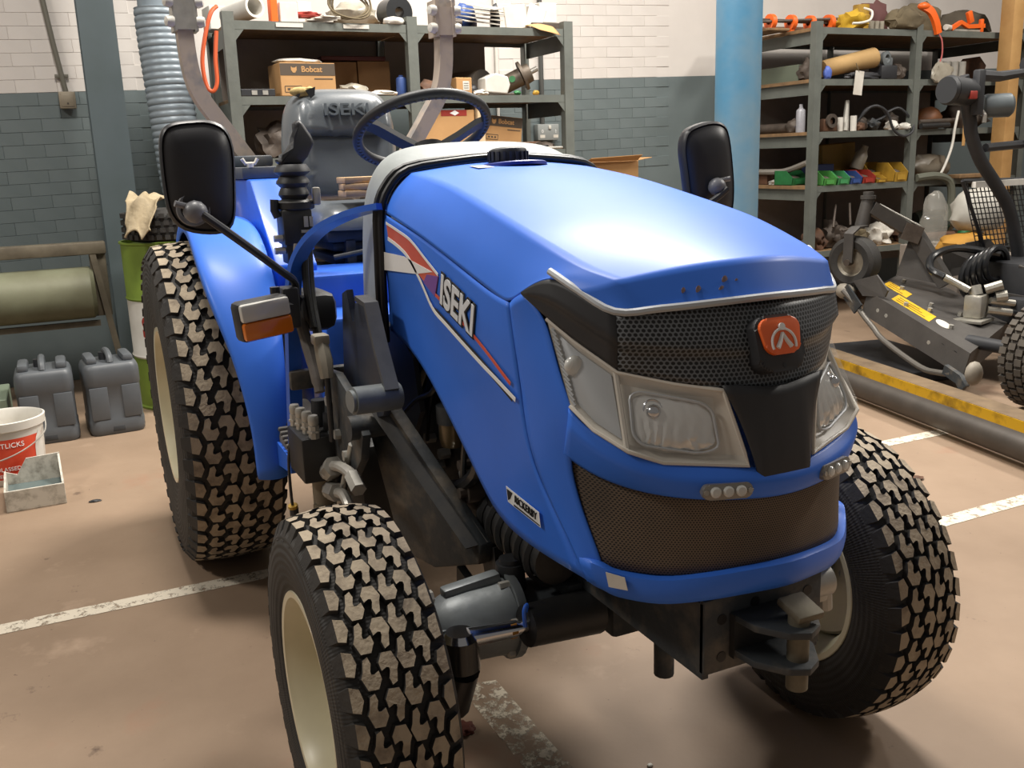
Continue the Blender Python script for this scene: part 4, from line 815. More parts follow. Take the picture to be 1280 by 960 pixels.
# ---- front axle and steering
for sg in (1, -1):
    S = lambda x, y, z: (x, y*sg, z)
    m = MB(); m.box(S(0, -.13, .415), (.11, .26, .085), bev=.01); m.box(S(.0, -.06, .46), (.16, .18, .05), bev=.01); part(m, 'axle_beam', DARKDUST)
    m = MB(); m.cyl(S(0, -.235, .412), S(0, -.252, .413), .086, n=28); m.lathe([(.078, .25), (.074, .28), (.072, .33), (.068, .37), (.055, .40), (.03, .425)], (0, 0, .413), (0, -sg, 0), n=28, caps=(True, True)); m.box(S(-.01, -.315, .485), (.03, .12, .03), Matrix.Rotation(.1*sg, 3, 'X'), bev=.006)
    m.cyl(S(0, -.40, .44), S(0, -.40, .27), .055, .06, n=24); m.cyl(S(0, -.40, .351), S(0, -.55, .351), .07, .06, n=24)
    ah = part(m, 'axle_housing', CAST)
    for k in range(6):
        a = R(60*k+15); y = -.238; part(MB().cyl(S(.076*math.cos(a), y, .412+.076*math.sin(a)), S(.076*math.cos(a), y-.03, .412+.076*math.sin(a)), .009, n=6), 'bolt', STEEL, ah)
    part(MB().cyl(S(-.02, -.225, .42), S(-.02, -.225, .512), .032, .029, n=18).cyl(S(-.02, -.225, .512), S(-.02, -.225, .522), .022, n=18), 'breather_post', BLACK)
    m = MB(); m.cyl(S(.10, -.385, .445), S(.10, -.385, .457), .034, .026, n=20); m.cyl(S(.105, -.37, .443), S(.11, -.275, .440), .019, .016, n=16); m.cyl(S(.11, -.295, .44), S(.11, -.255, .44), .013, n=12); tr = part(m, 'tie_rod', CHROME)
    part(MB().cyl(S(.11, -.29, .44), S(.11, -.278, .44), .017, n=6), 'lock_nut', M('brass_nut', '#b07a34', .4, .6), tr)
    part(MB().cyl(S(.10, -.385, .444), S(.10, -.385, .385), .034, .036, n=18).cyl(S(.10, -.385, .385), S(.06, -.40, .30), .036, .045, n=16), 'ball_joint', BLACKG)
    part(MB().cyl(S(.11, -.255, .44), S(.10, -.10, .43), .040, .045, n=18), 'steering_ram', DARK)
    part(MB().tube([S(.11, -.252, .47), S(.115, -.255, .485), S(.118, -.262, .475), S(.12, -.262, .445)], .004, smooth=3), 'blue_cable_tie', BLUE2)
    part(MB().cyl(S(.02, -.46, .49), S(.02, -.415, .497), .008, n=8).cyl(S(.02, -.42, .497), S(.02, -.405, .498), .013, n=6), 'grease_nipple', STEEL)
m = MB(); m.box((.0, .0, .40), (.15, .09, .12), bev=.01); m.box((.0, .07, .36), (.12, .05, .06), bev=.008); m.cyl((.16, .02, .36), (.16, .02, .29), .02, n=12); part(m, 'axle_pivot', DARKDUST)
# ---- front frame, hitch
FR = part(MB().box((.18, -.112, .54), (.58, .012, .13)).box((.18, .112, .54), (.58, .012, .13)).box((.20, 0, .60), (.5, .21, .012)).box((.0, 0, .56), (.02, .21, .10)), 'front_frame', DARKDUST, smooth=0)
fp = part(MB().box((.468, 0, .548), (.014, .236, .128), bev=.002), 'front_plate', DARKDUST)
for y, z in ((-.085, .575), (-.052, .568), (-.085, .51), (.045, .565), (.088, .585), (-.02, .59)): part(MB().cyl((.4752, y, z), (.4762, y, z), .009, n=16), 'bolt_hole', BLACKP, fp)
part(MB().box((.43, -.095, .6065), (.06, .045, .001), Matrix.Rotation(.3, 3, 'Z')), 'cardboard_tag', CARD, FR)
def lug(z, y0, y1, name):
    P = [(.475, y0, z), (.53, y0+.005, z), (.575, y0+.035, z), (.59, (y0+y1)/2, z), (.575, y1-.035, z), (.53, y1-.005, z), (.475, y1, z)]
    return part(MB().prism(P, (0, 0, .012), bev=.002), name, DARKDUST)
lug(.572, -.07, .06, 'hitch_plate'); lug(.512, -.07, .06, 'hitch_plate')
part(MB().box((.482, -.005, .545), (.012, .13, .075)), 'hitch_back', DARK)
hp = part(MB().cyl((.555, .0, .474), (.555, .0, .60), .017, n=18), 'hitch_pin', M('pin_rusty_steel', '#77705f', .6, .4, '#4c4338', .42, 16))
part(MB().box((.548, .008, .604), (.055, .05, .014), Matrix.Rotation(.25, 3, 'Y'), bev=.004), 'pin_handle', M('pin_rusty_steel', '#77705f'), hp)
m = MB(); m.cyl((.44, .12, .575), (.44, .16, .575), .028, n=16); m.box((.40, .17, .57), (.05, .03, .10), bev=.006); m.cyl((.40, .16, .61), (.40, .20, .615), .014, n=8); m.cyl((.38, .15, .645), (.38, .2, .655), .013, n=8); m.cyl((.41, .185, .56), (.41, .19, .50), .014, n=10)
part(m, 'hydraulic_coupler', STEEL)
# ---- planks lying on the seat
for i, (z, a, dx, lab) in enumerate(((1.188, .03, 0, 'lowest rough plank of the stack lying on the tractor seat'), (1.209, -.10, .015, 'crooked middle plank of the stack on the tractor seat'), (1.230, .05, -.01, 'topmost plank on the tractor seat with a grey stain'))):
    m = MB(); m.box((0, .0, .0095), (.085, .36, .019), bev=.002)
    o = m.build('wooden_plank', PLANK, None); o.location = (-1.50+dx, .075, z); o.rotation_euler = (.0 if i != 1 else .0, 0, a); tag(o, lab, 'plank', 'planks on the tractor seat')
# ------------------------------------------------------------------ storage racks along the back wall
def rack(label, ys, xf, xb, zs, lip=.045, board=SHELFW, end_h=.10, back=None, ztop=None):
    t = thing('storage_rack', label, 'rack', ((xf+xb)/2, (ys[0]+ys[-1])/2, 0)); ox, oy = (xf+xb)/2, (ys[0]+ys[-1])/2
    zt = (ztop or max(zs)+.045)
    def P(mb, name, mat, **k): mb.xform(Matrix.Translation((-ox, -oy, 0))); return mb.build(name, mat, t, **k)
    for y in ys:
        for x, s in ((xf, 1), (xb, -1)):
            P(MB().box((x+.003*s, y, zt/2), (.006, .062, zt)).box((x-.027*s, y-.028, zt/2), (.054, .006, zt)), 'post', RACKM, smooth=0)
    for i, z in enumerate(zs):
        for a, b in zip(ys, ys[1:]):
            P(MB().box(((xf+xb)/2, (a+b)/2, z-.011), (abs(xf-xb)-.02, b-a-.012, .022)), 'shelf_board', board, smooth=0)
            for x in (xf-.004, xb+.004): P(MB().box((x, (a+b)/2, z-lip/2), (.006, b-a-.064, lip)), 'shelf_beam', RACKM, smooth=0)
        for y in (ys[0], ys[-1]): P(MB().box(((xf+xb)/2, y, z-.022-end_h/2), (abs(xf-xb)-.06, .006, end_h)), 'end_beam', RACKM, smooth=0)
        for y in ys: # gusset plates at the posts
            
            for d in (1, -1):
                if (y == ys[0] and d < 0) or (y == ys[-1] and d > 0): continue
                P(MB().prism([(xf-.002, y+.03*d, z-lip), (xf-.002, y+.08*d, z-lip), (xf-.002, y+.03*d, z-lip-.06)], (-.004, 0, 0)), 'gusset', RACKM, smooth=0)
    return t, P
r1, P1 = rack('grey steel rack behind the tractor seat, loaded with boxes and parts', [.03, 1.075, 2.11], -4.0, -4.62, [2.06, 1.665, 1.33, .93, .5], ztop=2.105)
for a, b, z0, z1 in ((.06, 1.05, 1.67, 2.035), (1.10, 1.80, 1.67, 2.035), (.06, 1.05, 1.35, 1.62), (.06, 1.9, .5, 1.3)): P1(MB().box((-4.605, (a+b)/2, (z0+z1)/2), (.012, b-a, z1-z0)), 'back_panel', DARKB, smooth=0)
for y in (.36, .74, 1.30): P1(MB().box((-3.9995+.002, y, 2.042), (.002, .15, .022)), 'shelf_label', PAPER, smooth=0)
r2, P2 = rack('long grey steel rack behind the mower, full of parts bins and tools', [4.15, 5.13, 6.35], -4.0, -4.93, [2.12, 1.765, 1.395, 1.005, .52], ztop=2.16, end_h=.085)
P2(MB().box((-4.915, 5.2, 1.0), (.01, 2.2, 1.45)), 'back_panel', DARKB, smooth=0)
for z in (2.12, 1.765, 1.395, 1.005): P2(MB().box((-4.46, 4.128, z-.010), (.86, .012, .024)), 'chipboard_edge', SHELFW, smooth=0)
# ---- helpers for the things on the shelves (everything stands at its own place, base at z)
def box_thing(name, label, cat, c, size, mat, rz=0, bev=.004, group=None, tilt=None):
    m = MB(); m.box((0, 0, size[2]/2), size, bev=bev, seg=1); o = m.build(name, mat, None, smooth=0); o.location = c; o.rotation_euler = (tilt or 0, 0, rz); return tag(o, label, cat, group)
def lump(name, label, cat, c, size, mat, seed=0, rough=.35, freq=2.2, group=None, sub=3):
    m = MB(); m.ball((0, 0, 0), 1, sub=sub)
    for v in m.bm.verts:
        n = mnoise.noise(v.co*freq+Vector((seed*7.3, seed*1.7, seed))); n2 = mnoise.noise(v.co*freq*2.7+Vector((seed, 3, 1)))
        v.co *= 1+rough*n+rough*.5*n2
        v.co = Vector((v.co.x*size[0]/2, v.co.y*size[1]/2, max(v.co.z, -.72)*size[2]/1.72+size[2]*.42))
    o = m.build(name, mat, None, smooth=50); o.location = c; return tag(o, label, cat, group)
def rod(name, label, cat, p0, p1, r, mat, group=None, r1=None, n=14):
    c = Vector(p0); m = MB().cyl((0, 0, 0), Vector(p1)-c, r, r1, n); o = m.build(name, mat); o.location = c; return tag(o, label, cat, group)
def hose(name, label, cat, pts, r, mat, smooth=6, closed=False):
    c = Vector(pts[0]); o = MB().tube([Vector(p)-c for p in pts], r, n=8, smooth=smooth, closed=closed).build(name, mat); o.location = c; return tag(o, label, cat)
def carton(label, c, size, mat, rz=0, tilt=0, printed=None, group=None, cat='cardboard box'):
    t = thing('cardboard_box', label, cat, c, rz, group); t.rotation_euler = (tilt, 0, rz); sx, sy, sz = size
    MB().box((0, 0, sz/2), size, bev=.003, seg=1).build('carton', mat, t, smooth=0)
    MB().box((0, 0, sz+.0008), (.045, sy*.98, .0012)).build('tape', M('parcel_tape', '#a8834f', .35), t, smooth=0)
    MB().box((0, -sy*.02, sz*.99), (sx*1.006, .002, .004)).build('flap_seam', CARDD, t, smooth=0)
    if printed: printed(t, sx, sy, sz)
    return t
PRN = M('box_print_brown', '#4d4236', .7)
def bobcat(t, sx, sy, sz):
    f = sx/2+.0006
    MB().box((f, .0, sz*.80), (.001, sy*.995, sz*.36)).build('print_band', PRN, t, smooth=0)
    text('lettering', 'Bobcat', sz*.24, CARD, (f+.0008, sy*.07, sz*.80), (0, 1, 0), (0, 0, 1), t, off=.001)
    m = MB(); q = sz*.10; m.prism([(f+.0006, -sy*.25+a*q, sz*.80+b*q) for a, b in ((-.9, .9), (-.4, .5), (.4, .5), (.9, .9), (.9, -.2), (.35, -1), (-.35, -1), (-.9, -.2))], (.0008, 0, 0)); m.build('cat_head_mark', CARD, t, smooth=0)
    for y, z, w_, h in ((-.30, .30, .30, .012), (-.30, .12, .30, .012),): MB().box((f, sy*(y+.02), sz*z), (.001, sy*w_, sz*.02)).build('print_frame', PRN, t, smooth=0)
    for y in (-.43, -.13): MB().box((f, sy*y, sz*.21), (.001, sy*.012, sz*.18)).build('print_frame', PRN, t, smooth=0)
    for k in range(3): MB().box((f, sy*(-.36+.08*k), sz*.21), (.001, sy*.05, sz*.06)).build('small_print', PRN, t, smooth=0)
    MB().box((f, sy*.28, sz*.52), (.001, sy*.34, sz*.035)).build('small_print', PRN, t, smooth=0)
Z1, Z2, Z3 = 2.061, 1.666, 1.331
# top shelf of the rack behind the seat
m = MB(); m.lathe([(.042, 0), (.055, 0), (.058, .30), (.045, .30), (.042, 0)], (0, 0, 0), (1, .35, .06), n=28)
o = m.build('paper_roll', PLASTW); o.location = (-4.30, .085, Z1+.058); tag(o, 'hollow white roll poking over the edge of the top shelf', 'roll')
box_thing('orange_strip', 'orange plastic strip standing between the white roll and the white carton', 'strip', (-4.06, .288, Z1), (.05, .042, .125), ORNG, rz=.1)
box_thing('white_carton', 'plain white carton next to the orange strip on the top shelf', 'box', (-4.12, .372, Z1), (.16, .10, .108), PLASTW)
box_thing('white_carton', 'small white carton set back behind the loose papers', 'box', (-4.36, .52, Z1), (.1, .09, .155), PLASTW, rz=.2)
box_thing('white_carton', 'white carton on the rack end above the orange cable', 'box', (-4.48, .04, Z1), (.16, .10, .13), PLASTW, rz=.1)
for k in range(4):
    m = MB(); m.box((0, 0, .004), (.2, .19-.02*k, .006)); o = m.build('paper_sheet', PAPER, None, smooth=0); o.location = (-4.11+.01*k, .545+.012*k, Z1+.009*k); o.rotation_euler = (0, 0, .2*k-.3); tag(o, '%s loose paper of the flat pile beside the white carton' % ('lowest', 'second lowest', 'second highest', 'topmost')[k], 'paper', 'flat pile of papers')
lump('red_packet', 'crumpled red packet lying on the pile of papers', 'packet', (-4.13, .50, Z1+.038), (.1, .15, .035), REDB, 3)
lump('parts_bag', 'big cloudy plastic bag of coiled parts on the top shelf', 'bag', (-4.24, .80, Z1), (.26, .30, .15), BAGCLR, 5, .3)
m = MB()
for k in range(3): m.tube([(math.cos(a)*(.08+.012*k), math.sin(a)*(.10+.012*k), .012*k+.02*math.sin(a*2+k)) for a in [2*PI*i/24 for i in range(24)]], .006, n=6, closed=True)
o = m.build('cable_coil', CANVAS); o.location = (-4.035, .72, Z1+.10); o.rotation_euler = (0, 1.2, 0); tag(o, 'khaki cable coil leaning on the plastic bag of parts', 'cable')
lump('foam_offcut', 'white foam offcut over the shelf edge beside the bag of parts', 'foam', (-4.03, .975, Z1), (.09, .13, .045), PLASTW, 8, .15)
m = MB(); m.lathe([(.03, -.06), (.09, -.06), (.09, .06), (.03, .06), (.03, -.06)], (0, 0, 0), (1, .2, 0), n=28); o = m.build('rubber_ring', BLACKG); o.location = (-4.22, 1.05, Z1+.091); tag(o, 'thick black ring standing on the top shelf above the seat', 'ring')
lump('dark_casting', 'dark metal casting beside the roll bar hinge on the top shelf', 'casting', (-4.16, 1.33, Z1), (.14, .13, .15), OLDMET, 11, .4)
rod('dark_pipe', 'short dark pipe lying in front of the dark casting', 'pipe', (-4.03, 1.22, Z1+.022), (-4.03, 1.40, Z1+.022), .021, OLDMET)
for k in range(5):
    m = MB(); m.prism([(-.09, -.11, 0), (.09, -.12, 0), (.10, .11, .012), (-.08, .12, .006)], (0, 0, .006)); o = m.build('envelope', PAPER, None, smooth=0); o.location = (-4.11, 1.54+.012*k, Z1+.035+.022*k); o.rotation_euler = (.06*(k-2), .22, .25*k); tag(o, '%s white envelope of the slumped heap on the top shelf' % ('lowest', 'second lowest', 'middle', 'second highest', 'topmost')[k], 'envelope', 'heap of envelopes')
lump('blue_bag', 'blue plastic scrap behind the heap of envelopes', 'bag', (-4.28, 1.52, Z1), (.14, .16, .17), BLUEB, 13)
lump('black_tool', 'black tool body between the envelopes and the leaning sheets', 'tool', (-4.2, 1.70, Z1), (.08, .06, .16), BLACK, 14, .2)
box_thing('document', 'printed white sheet leaning upright on the top shelf', 'document', (-4.07, 1.79, Z1), (.012, .15, .14), PAPER, tilt=.12)
box_thing('document', 'second white sheet leaning beside the printed one', 'document', (-4.10, 1.91, Z1+.01), (.012, .12, .14), PLASTW, tilt=-.35)
box_thing('wood_offcut', 'grey wood offcut at the end of the top shelf', 'wood', (-4.18, 2.00, Z1), (.2, .2, .045), OLDMET)
box_thing('white_carton', 'pale box standing on the grey wood offcut', 'box', (-4.18, 2.02, Z1+.046), (.16, .13, .12), PAPER, rz=.1)
m = MB(); m.sheet([[(-.06, -.09, .012), (-.05, 0, .03), (-.06, .09, .012)], [(0, -.09, .008), (.01, 0, .012), (0, .08, .004)], [(.05, -.04, -.025), (.06, .03, -.04), (.05, .1, -.055)]]); o = m.build('brown_paper', CARD, None, thick=.002, sub=2); o.location = (-4.012, 1.935, Z1+.010); tag(o, 'torn brown paper hanging over the top shelf edge', 'paper')
hose('orange_cable', 'orange cable hanging down the end of the rack', 'cable', [(-4.02, -.02, 2.13), (-3.98, -.06, 2.09), (-3.97, -.10, 1.98), (-3.97, -.13, 1.84), (-3.97, -.12, 1.72), (-3.96, -.09, 1.69), (-3.96, -.065, 1.74), (-3.97, -.06, 1.86), (-3.98, -.04, 2.0)], .011, M('cable_orange', '#c2542a', .5))
# second shelf
t = box_thing('parts_tray', 'low black tray at the end of the second shelf', 'tray', (-4.1, .16, Z2), (.16, .19, .04), BLACK)
for k in range(2): MB().box((.081, -.02+.06*k, .02), (.003, .03, .024)).build('bright_clip', STEEL, t, smooth=0)
carton('brown box printed Bobcat on the second shelf over the seat', (-4.14, .44, Z2), (.24, .32, .18), CARD, .06, printed=bobcat)
lump('white_bag', 'flat white wrapper lying on top of the printed brown box', 'wrapper', (-4.13, .42, Z2+.183), (.16, .28, .03), PLASTW, 17, .2)
carton('large worn carton behind the printed box, nearer the rack end', (-4.42, .71, Z2), (.24, .21, .215), CARDD, .03)
carton('large worn carton at the back beside the middle post', (-4.42, .93, Z2), (.24, .20, .22), CARDD, -.04)
box_thing('dark_red_lid', 'dark red lid resting across the large worn cartons', 'lid', (-4.40, .80, Z2+.222), (.22, .4, .025), M('dark_red', '#4a1f1c', .6))
lump('clear_bag', 'crumpled clear bag in front of the large worn cartons', 'bag', (-4.12, .73, Z2), (.16, .2, .075), BAGCLR, 19, .4)
lump('paper_scrap', 'crumpled white paper beside the blue can', 'paper', (-4.09, .90, Z2), (.14, .18, .035), PAPER, 21, .4)
m = MB(); m.lathe([(0, 0), (.03, 0), (.031, .005), (.031, .095), (.026, .105), (.014, .108), (.014, .118), (0, .118)], (0, 0, 0), n=24); o = m.build('blue_can', BLUEB); o.location = (-4.06, 1.012, Z2); tag(o, 'small blue can beside the middle post of the rack', 'can')
lump('greasy_part', 'greasy brown part just past the middle post', 'machine part', (-4.1, 1.19, Z2), (.16, .15, .09), RUST, 23)
lump('greasy_part', 'flat dark part left of the small brown box', 'machine part', (-4.08, 1.30, Z2), (.12, .09, .07), OLDMET, 24)
def lbl(t, sx, sy, sz):
    MB().box((sx/2+.0006, sy*.12, sz*.55), (.001, sy*.40, sz*.5)).build('white_label', PAPER, t, smooth=0)
    for k in range(3): MB().box((sx/2+.0014, sy*.12, sz*(.68-.13*k)), (.001, sy*.3, sz*.03)).build('small_print', BLACKP, t, smooth=0)
carton('small brown box with a white label on the second shelf', (-4.08, 1.405, Z2), (.08, .105, .105), CARD, .05, printed=lbl)
lump('paper_scrap', 'torn white packet right of the small labelled box', 'packet', (-4.06, 1.53, Z2), (.08, .11, .035), PLASTW, 26, .4)
rod('grey_drum', 'grey roll lying behind the white bag on the second shelf', 'roll', (-4.45, 1.53, Z2+.085), (-4.2, 1.60, Z2+.085), .084, M('grey_roll', '#6f675d', .6), n=24)
lump('black_part', 'round black part behind the small labelled box', 'machine part', (-4.13, 1.495, Z2), (.08, .08, .07), BLACK, 27, .15)
m = MB(); m.prism([(0, -.085, .012), (0, .07, 0), (0, .09, .055), (0, .075, .105), (0, -.01, .125), (0, -.08, .095)], (-.12, 0, 0), bev=.008); o = m.build('white_bag', PLASTW, None, smooth=20); o.location = (-4.02, 1.62, Z2+.006); tag(o, 'folded white bag beside the electric motor', 'bag')
# flanged motor leaning on the shelf
t = thing('gear_motor', 'old flanged motor with a round green sticker, tilted on the shelf', 'motor', (-4.14, 1.85, Z2)); ax = Vector((.25, .62, .30)).normalized(); o_ = Vector((.0, -.07, .092))
MB().lathe([(.0, -.09), (.045, -.088), (.055, -.07), (.056, .06), (.04, .065)], o_, ax, n=24).build('motor_body', CAST if False else M('motor_grey_brown', '#776c5f', .5, .3, '#5c5248', .45, 12), t)
MB().lathe([(.03, .065), (.092, .065), (.092, .082), (.03, .082)], o_, ax, n=32).build('flange', MATS['motor_grey_brown'], t)
MB().lathe([(.062, .08), (.058, .125), (.052, .128), (.02, .128)], o_, ax, n=28).build('bearing_housing', MATS['motor_grey_brown'], t)
MB().lathe([(.017, .12), (.017, .175), (.0, .176)], o_, ax, n=16).build('shaft', STEEL, t)
u, v, d = frame_of(ax); sn_ = Vector((.9, -.45, .15)); sn_ = (sn_-ax*sn_.dot(ax)).normalized(); MB().cyl(o_+sn_*.055, o_+sn_*.0575, .02, n=20).build('green_sticker', GREENP, t)
lump('yellow_scrap', 'bit of yellow plastic under the motor flange', 'scrap', (-4.05, 1.90, Z2), (.03, .045, .03), YELB, 29, sub=2)
lump('green_scrap', 'small green plug in front of the motor body', 'plug', (-4.03, 1.76, Z2), (.04, .05, .03), GREENP, 30, sub=2)
rod('thin_bar', 'thin dark bar lying along the second shelf edge', 'bar', (-4.03, 1.56, Z2+.006), (-4.03, 1.74, Z2+.006), .006, OLDMET)
# third shelf
def tape(t, sx, sy, sz): MB().box((sx/2+.0006, sy*.1, sz*.93), (.001, sy*.5, sz*.14)).build('red_tape', REDB, t, smooth=0); MB().prism([(sx/2+.0014, sy*.02, sz*.93), (sx/2+.0014, sy*.12, sz*.99), (sx/2+.0014, sy*.2, sz*.93), (sx/2+.0014, sy*.12, sz*.87)], (.0008, 0, 0)).build('tape_arrow', WHITE, t, smooth=0)
carton('tall brown carton with red tape behind the steering wheel', (-4.16, 1.30, Z3), (.26, .33, .25), CARD, -.05, printed=tape)
carton('pale carton beside the tall taped one', (-4.1, 1.495, Z3), (.2, .05, .27), M('pale_card', '#c9b28e', .8), 0)
box_thing('flat_metal_bar', 'flat dark bar under the tilted brown box', 'bar', (-4.12, 1.68, Z3), (.16, .36, .03), OLDMET)
box_thing('flat_metal_bar', 'short rusty bar lying against the tilted brown box', 'bar', (-4.05, 1.79, Z3+.031), (.06, .25, .02), RUST, rz=.05)
carton('brown printed box lying tilted on flat bars', (-4.17, 1.665, Z3+.046), (.18, .27, .165), CARD, .04, tilt=-.10, printed=bobcat)
m = MB(); m.cyl((-.06, 0, .025), (.06, 0, .025), .024, n=20); o = m.build('round_tin', OLDMET); o.location = (-4.06, 1.89, Z3); tag(o, 'round tin lying on the third shelf under the switch box', 'tin')
lump('oily_rag', 'dark oily heap at the end of the third shelf', 'rag', (-4.12, 1.98, Z3), (.16, .14, .05), OLDMET, 33)
rod('screwdriver', 'long screwdriver lying at the end of the third shelf', 'screwdriver', (-4.03, 1.93, Z3+.01), (-4.03, 2.07, Z3+.01), .008, STEEL)
lump('black_clutter', 'black greasy clutter in front of the tilted box', 'machine part', (-4.04, 1.93, Z3), (.06, .09, .03), BLACK, 34)
lump('dark_machine_part', 'dark forked part on the third shelf behind the roll bar', 'machine part', (-4.15, .27, Z3), (.22, .25, .18), OLDMET, 36, .5)
lump('pale_sack', 'pale sack end on the third shelf behind the grip lever', 'sack', (-4.06, .20, Z3-.40+.001), (.2, .28, .2), RAGM, 37)
lump('dark_machine_part', 'dark heap low on the rack behind the seat', 'machine part', (-4.2, .62, .931), (.3, .5, .25), OLDMET, 38, .4)
# ---- switch box and conduits on the back wall
t = thing('switch_box', 'grey electrical switch box marked 0 and 1 on the wall', 'switch box', (-4.985, 2.436, 1.46))
MB().box((.03, 0, 0), (.07, .175, .115), bev=.005).build('case', M('switch_grey', '#8d918f', .45), t)
MB().box((.067, .01, .035), (.012, .022, .028), bev=.003).build('switch', PLASTW, t)
for y, s in ((-.05, '0'), (.06, '1')):
    text('lettering', s, .035, WHITE, (.0665, y, .005), (0, 1, 0), (0, 0, 1), t); MB().box((.0655, y, -.03), (.001, .04, .022)).build('print_block', PAPER, t, smooth=0)
rod('wall_conduit', 'dark conduit running up the wall from the switch box', 'conduit', (-4.975, 2.415, 1.52), (-4.975, 2.415, 3.2), .017, M('conduit_dark', '#4a4a47', .5))
rod('wall_conduit', 'thin white conduit on the wall behind the white bag', 'conduit', (-4.98, 2.06, 1.3), (-4.98, 2.06, 3.2), .012, PLASTW)
t = thing('junction_box', 'square beige junction box on the wall under a conduit', 'junction box', (-4.985, -.788, 1.71))
MB().box((.028, 0, 0), (.055, .092, .098), bev=.006).build('case', M('beige_metal', '#948a78', .5, .2, '#7d7363', .45, 14), t); MB().box((.057, 0, 0), (.006, .07, .075), bev=.003).build('lid', MATS['beige_metal'], t); MB().cyl((.06, 0, -.02), (.063, 0, -.02), .006, n=10).build('screw', OLDMET, t)
t = thing('wall_conduit', 'grey conduit dropping down the wall to the junction box', 'conduit', (-4.965, -.79, 1.76)); MB().tube([(0, 0, 0), (0, -.035, .28), (0, -.10, .9), (0, -.13, 1.3)], .015).build('pipe', M('conduit_grey', '#6d6a60', .5, .2), t); MB().box((-.01, -.012, .09), (.02, .075, .022), bev=.003).build('clip', MATS['conduit_grey'], t)
# ---- duct hose hanging by the wall
pts = spline([(-4.35, -.27, 3.2), (-4.35, -.275, 2.5), (-4.35, -.285, 2.1), (-4.33, -.275, 1.75), (-4.32, -.262, 1.45), (-4.34, -.25, 1.25), (-4.37, -.23, 1.1)], 60)
L_ = [0]
for a, b in zip(pts, pts[1:]): L_.append(L_[-1]+(b-a).length)
rs = [(.120+.009*abs(math.sin(l/.034*PI))**.5) if pts[i].z < 2.16 else .105 for i, l in enumerate(L_)]
o = MB().tube([p-Vector((-4.35, -.25, 1.0)) for p in pts], rs, n=28).build('duct_hose', DUCTM, smooth=60); o.location = (-4.35, -.25, 1.0); tag(o, 'thick grey corrugated extraction hose hanging beside the pillar', 'hose')
# ---- left of the tractor: drum, cans, bucket, tray, roller
t = thing('oil_drum', 'lime and white steel drum with a red letter behind the rear tyre', 'drum', (-4.06, -.362, 0)); rD = .285
MB().lathe([(rD-.02, .6), (rD, .6), (rD+.006, .61), (rD, .62), (rD, .90), (rD+.008, .905), (rD+.008, .915), (rD-.006, .915), (rD-.006, .895), (0, .895)], (0, 0, 0), n=56).build('upper_shell', LIME, t)
MB().lathe([(rD, .285), (rD+.006, .295), (rD, .305), (rD, .6)], (0, 0, 0), n=56).build('white_band', PLASTW, t); MB().lathe([(0, .01), (rD-.01, .01), (rD+.004, 0), (rD+.006, .012), (rD, .02), (rD, .285)], (0, 0, 0), n=56).build('lower_shell', LIME, t)
for a_, s in ((R(-47), 'S'),): text('lettering', s, .16, REDB, (rD*math.cos(a_)+.001*math.cos(a_), rD*math.sin(a_), .455), (-math.sin(a_), math.cos(a_), 0), (0, 0, 1), t, bend=rD, off=.006, sx=1.1)
t = thing('knobbly_tyre', 'small dark knobbly tyre lying on the lime drum', 'tyre', (-3.99, -.385, .917)); MB().lathe([(.12, .03), (.14, .0), (.2, -.0), (.235, .03), (.24, .08), (.235, .13), (.2, .165), (.14, .165), (.12, .13), (.12, .03)], (0, 0, 0), n=48).build('carcass', RUBBER, t)
m = MB()
for k in range(36):
    for j in range(4): a = 2*PI*(k+.5*(j % 2))/36; m.box((.238*math.cos(a), .238*math.sin(a), .028+.037*j), (.022, .026, .024), Matrix.Rotation(a, 3, 'Z'))
m.build('knobs', RUBBER, t, smooth=0)
m = MB(); g = []
for j in range(13):
    r = []
    for i in range(11):
        a, b = i/10-.5, j/12; n = mnoise.noise(Vector((a*4, b*5, 2.2))); r.append((.20*(.5-b)+.03*n, a*(.24-.08*b)+.05*n*b-.02, (.0 if b < .45 else -(b-.45)*.42)+.05*n+.03*math.sin(a*9+b*4)))
    g.append([(-p[0], p[1], p[2]) for p in r])
m.sheet(g); o = m.build('rag', RAGM, None, thick=.008, sub=2); o.location = (-3.80, -.515, 1.150); o.rotation_euler = (0, 0, -.5); o.scale = (.85, .85, .8); tag(o, 'crumpled pale work glove and rag on the tyre over the drum', 'rag')
def jerrycan(loc, rz, label):
    t = thing('jerrycan', label, 'jerrycan', loc, rz, 'grey jerrycans by the wall'); m = MB(); w_, d_, h_ = .262, .27, .355
    secs = []
    for z, k in ((0, .93), (.012, .98), (.03, 1), (.075, 1), (.082, .975), (.25, .975), (.257, 1), (.31, 1), (.335, .985), (.355, .93), (.362, .86)):
        secs.append([(d_*k/d_*d_ and p[0]*k, p[1]*k, z) for p in rrect(d_, w_, .045, 5)])
    m.loft(secs); b = m.build('body', GREYCAN, t, smooth=40)
    for y in (-.075, .075): MB().box((d_/2-.003, y, .165), (.010, .085, .165), bev=.004).build('side_panel', GREYCAN, b)
    MB().box((d_/2-.005, 0, .03), (.012, .06, .03), bev=.005).build('foot_recess_shade', M('can_shadow_grey', '#34373a', .6), b)  # dark block painted as the shade inside the foot recess
    for s in (-1, 1): MB().box((0, .085*s, .375), (.2, .05, .04), bev=.014).build('shoulder', GREYCAN, t)
    MB().tube([(-.10, 0, .36), (-.085, 0, .395), (0, 0, .405), (.075, 0, .395), (.10, 0, .36)], .016, smooth=5).build('handle', GREYCAN, t); MB().cyl((-.02, -.012, .36), (-.02, -.012, .40), .026, n=18).build('cap', BLACK, t)
    return t
jerrycan((-3.60, -1.10, 0), .0, 'grey plastic jerrycan standing behind the red and white bucket'); jerrycan((-3.61, -.80, 0), .08, 'grey plastic jerrycan standing between the other can and the drum')
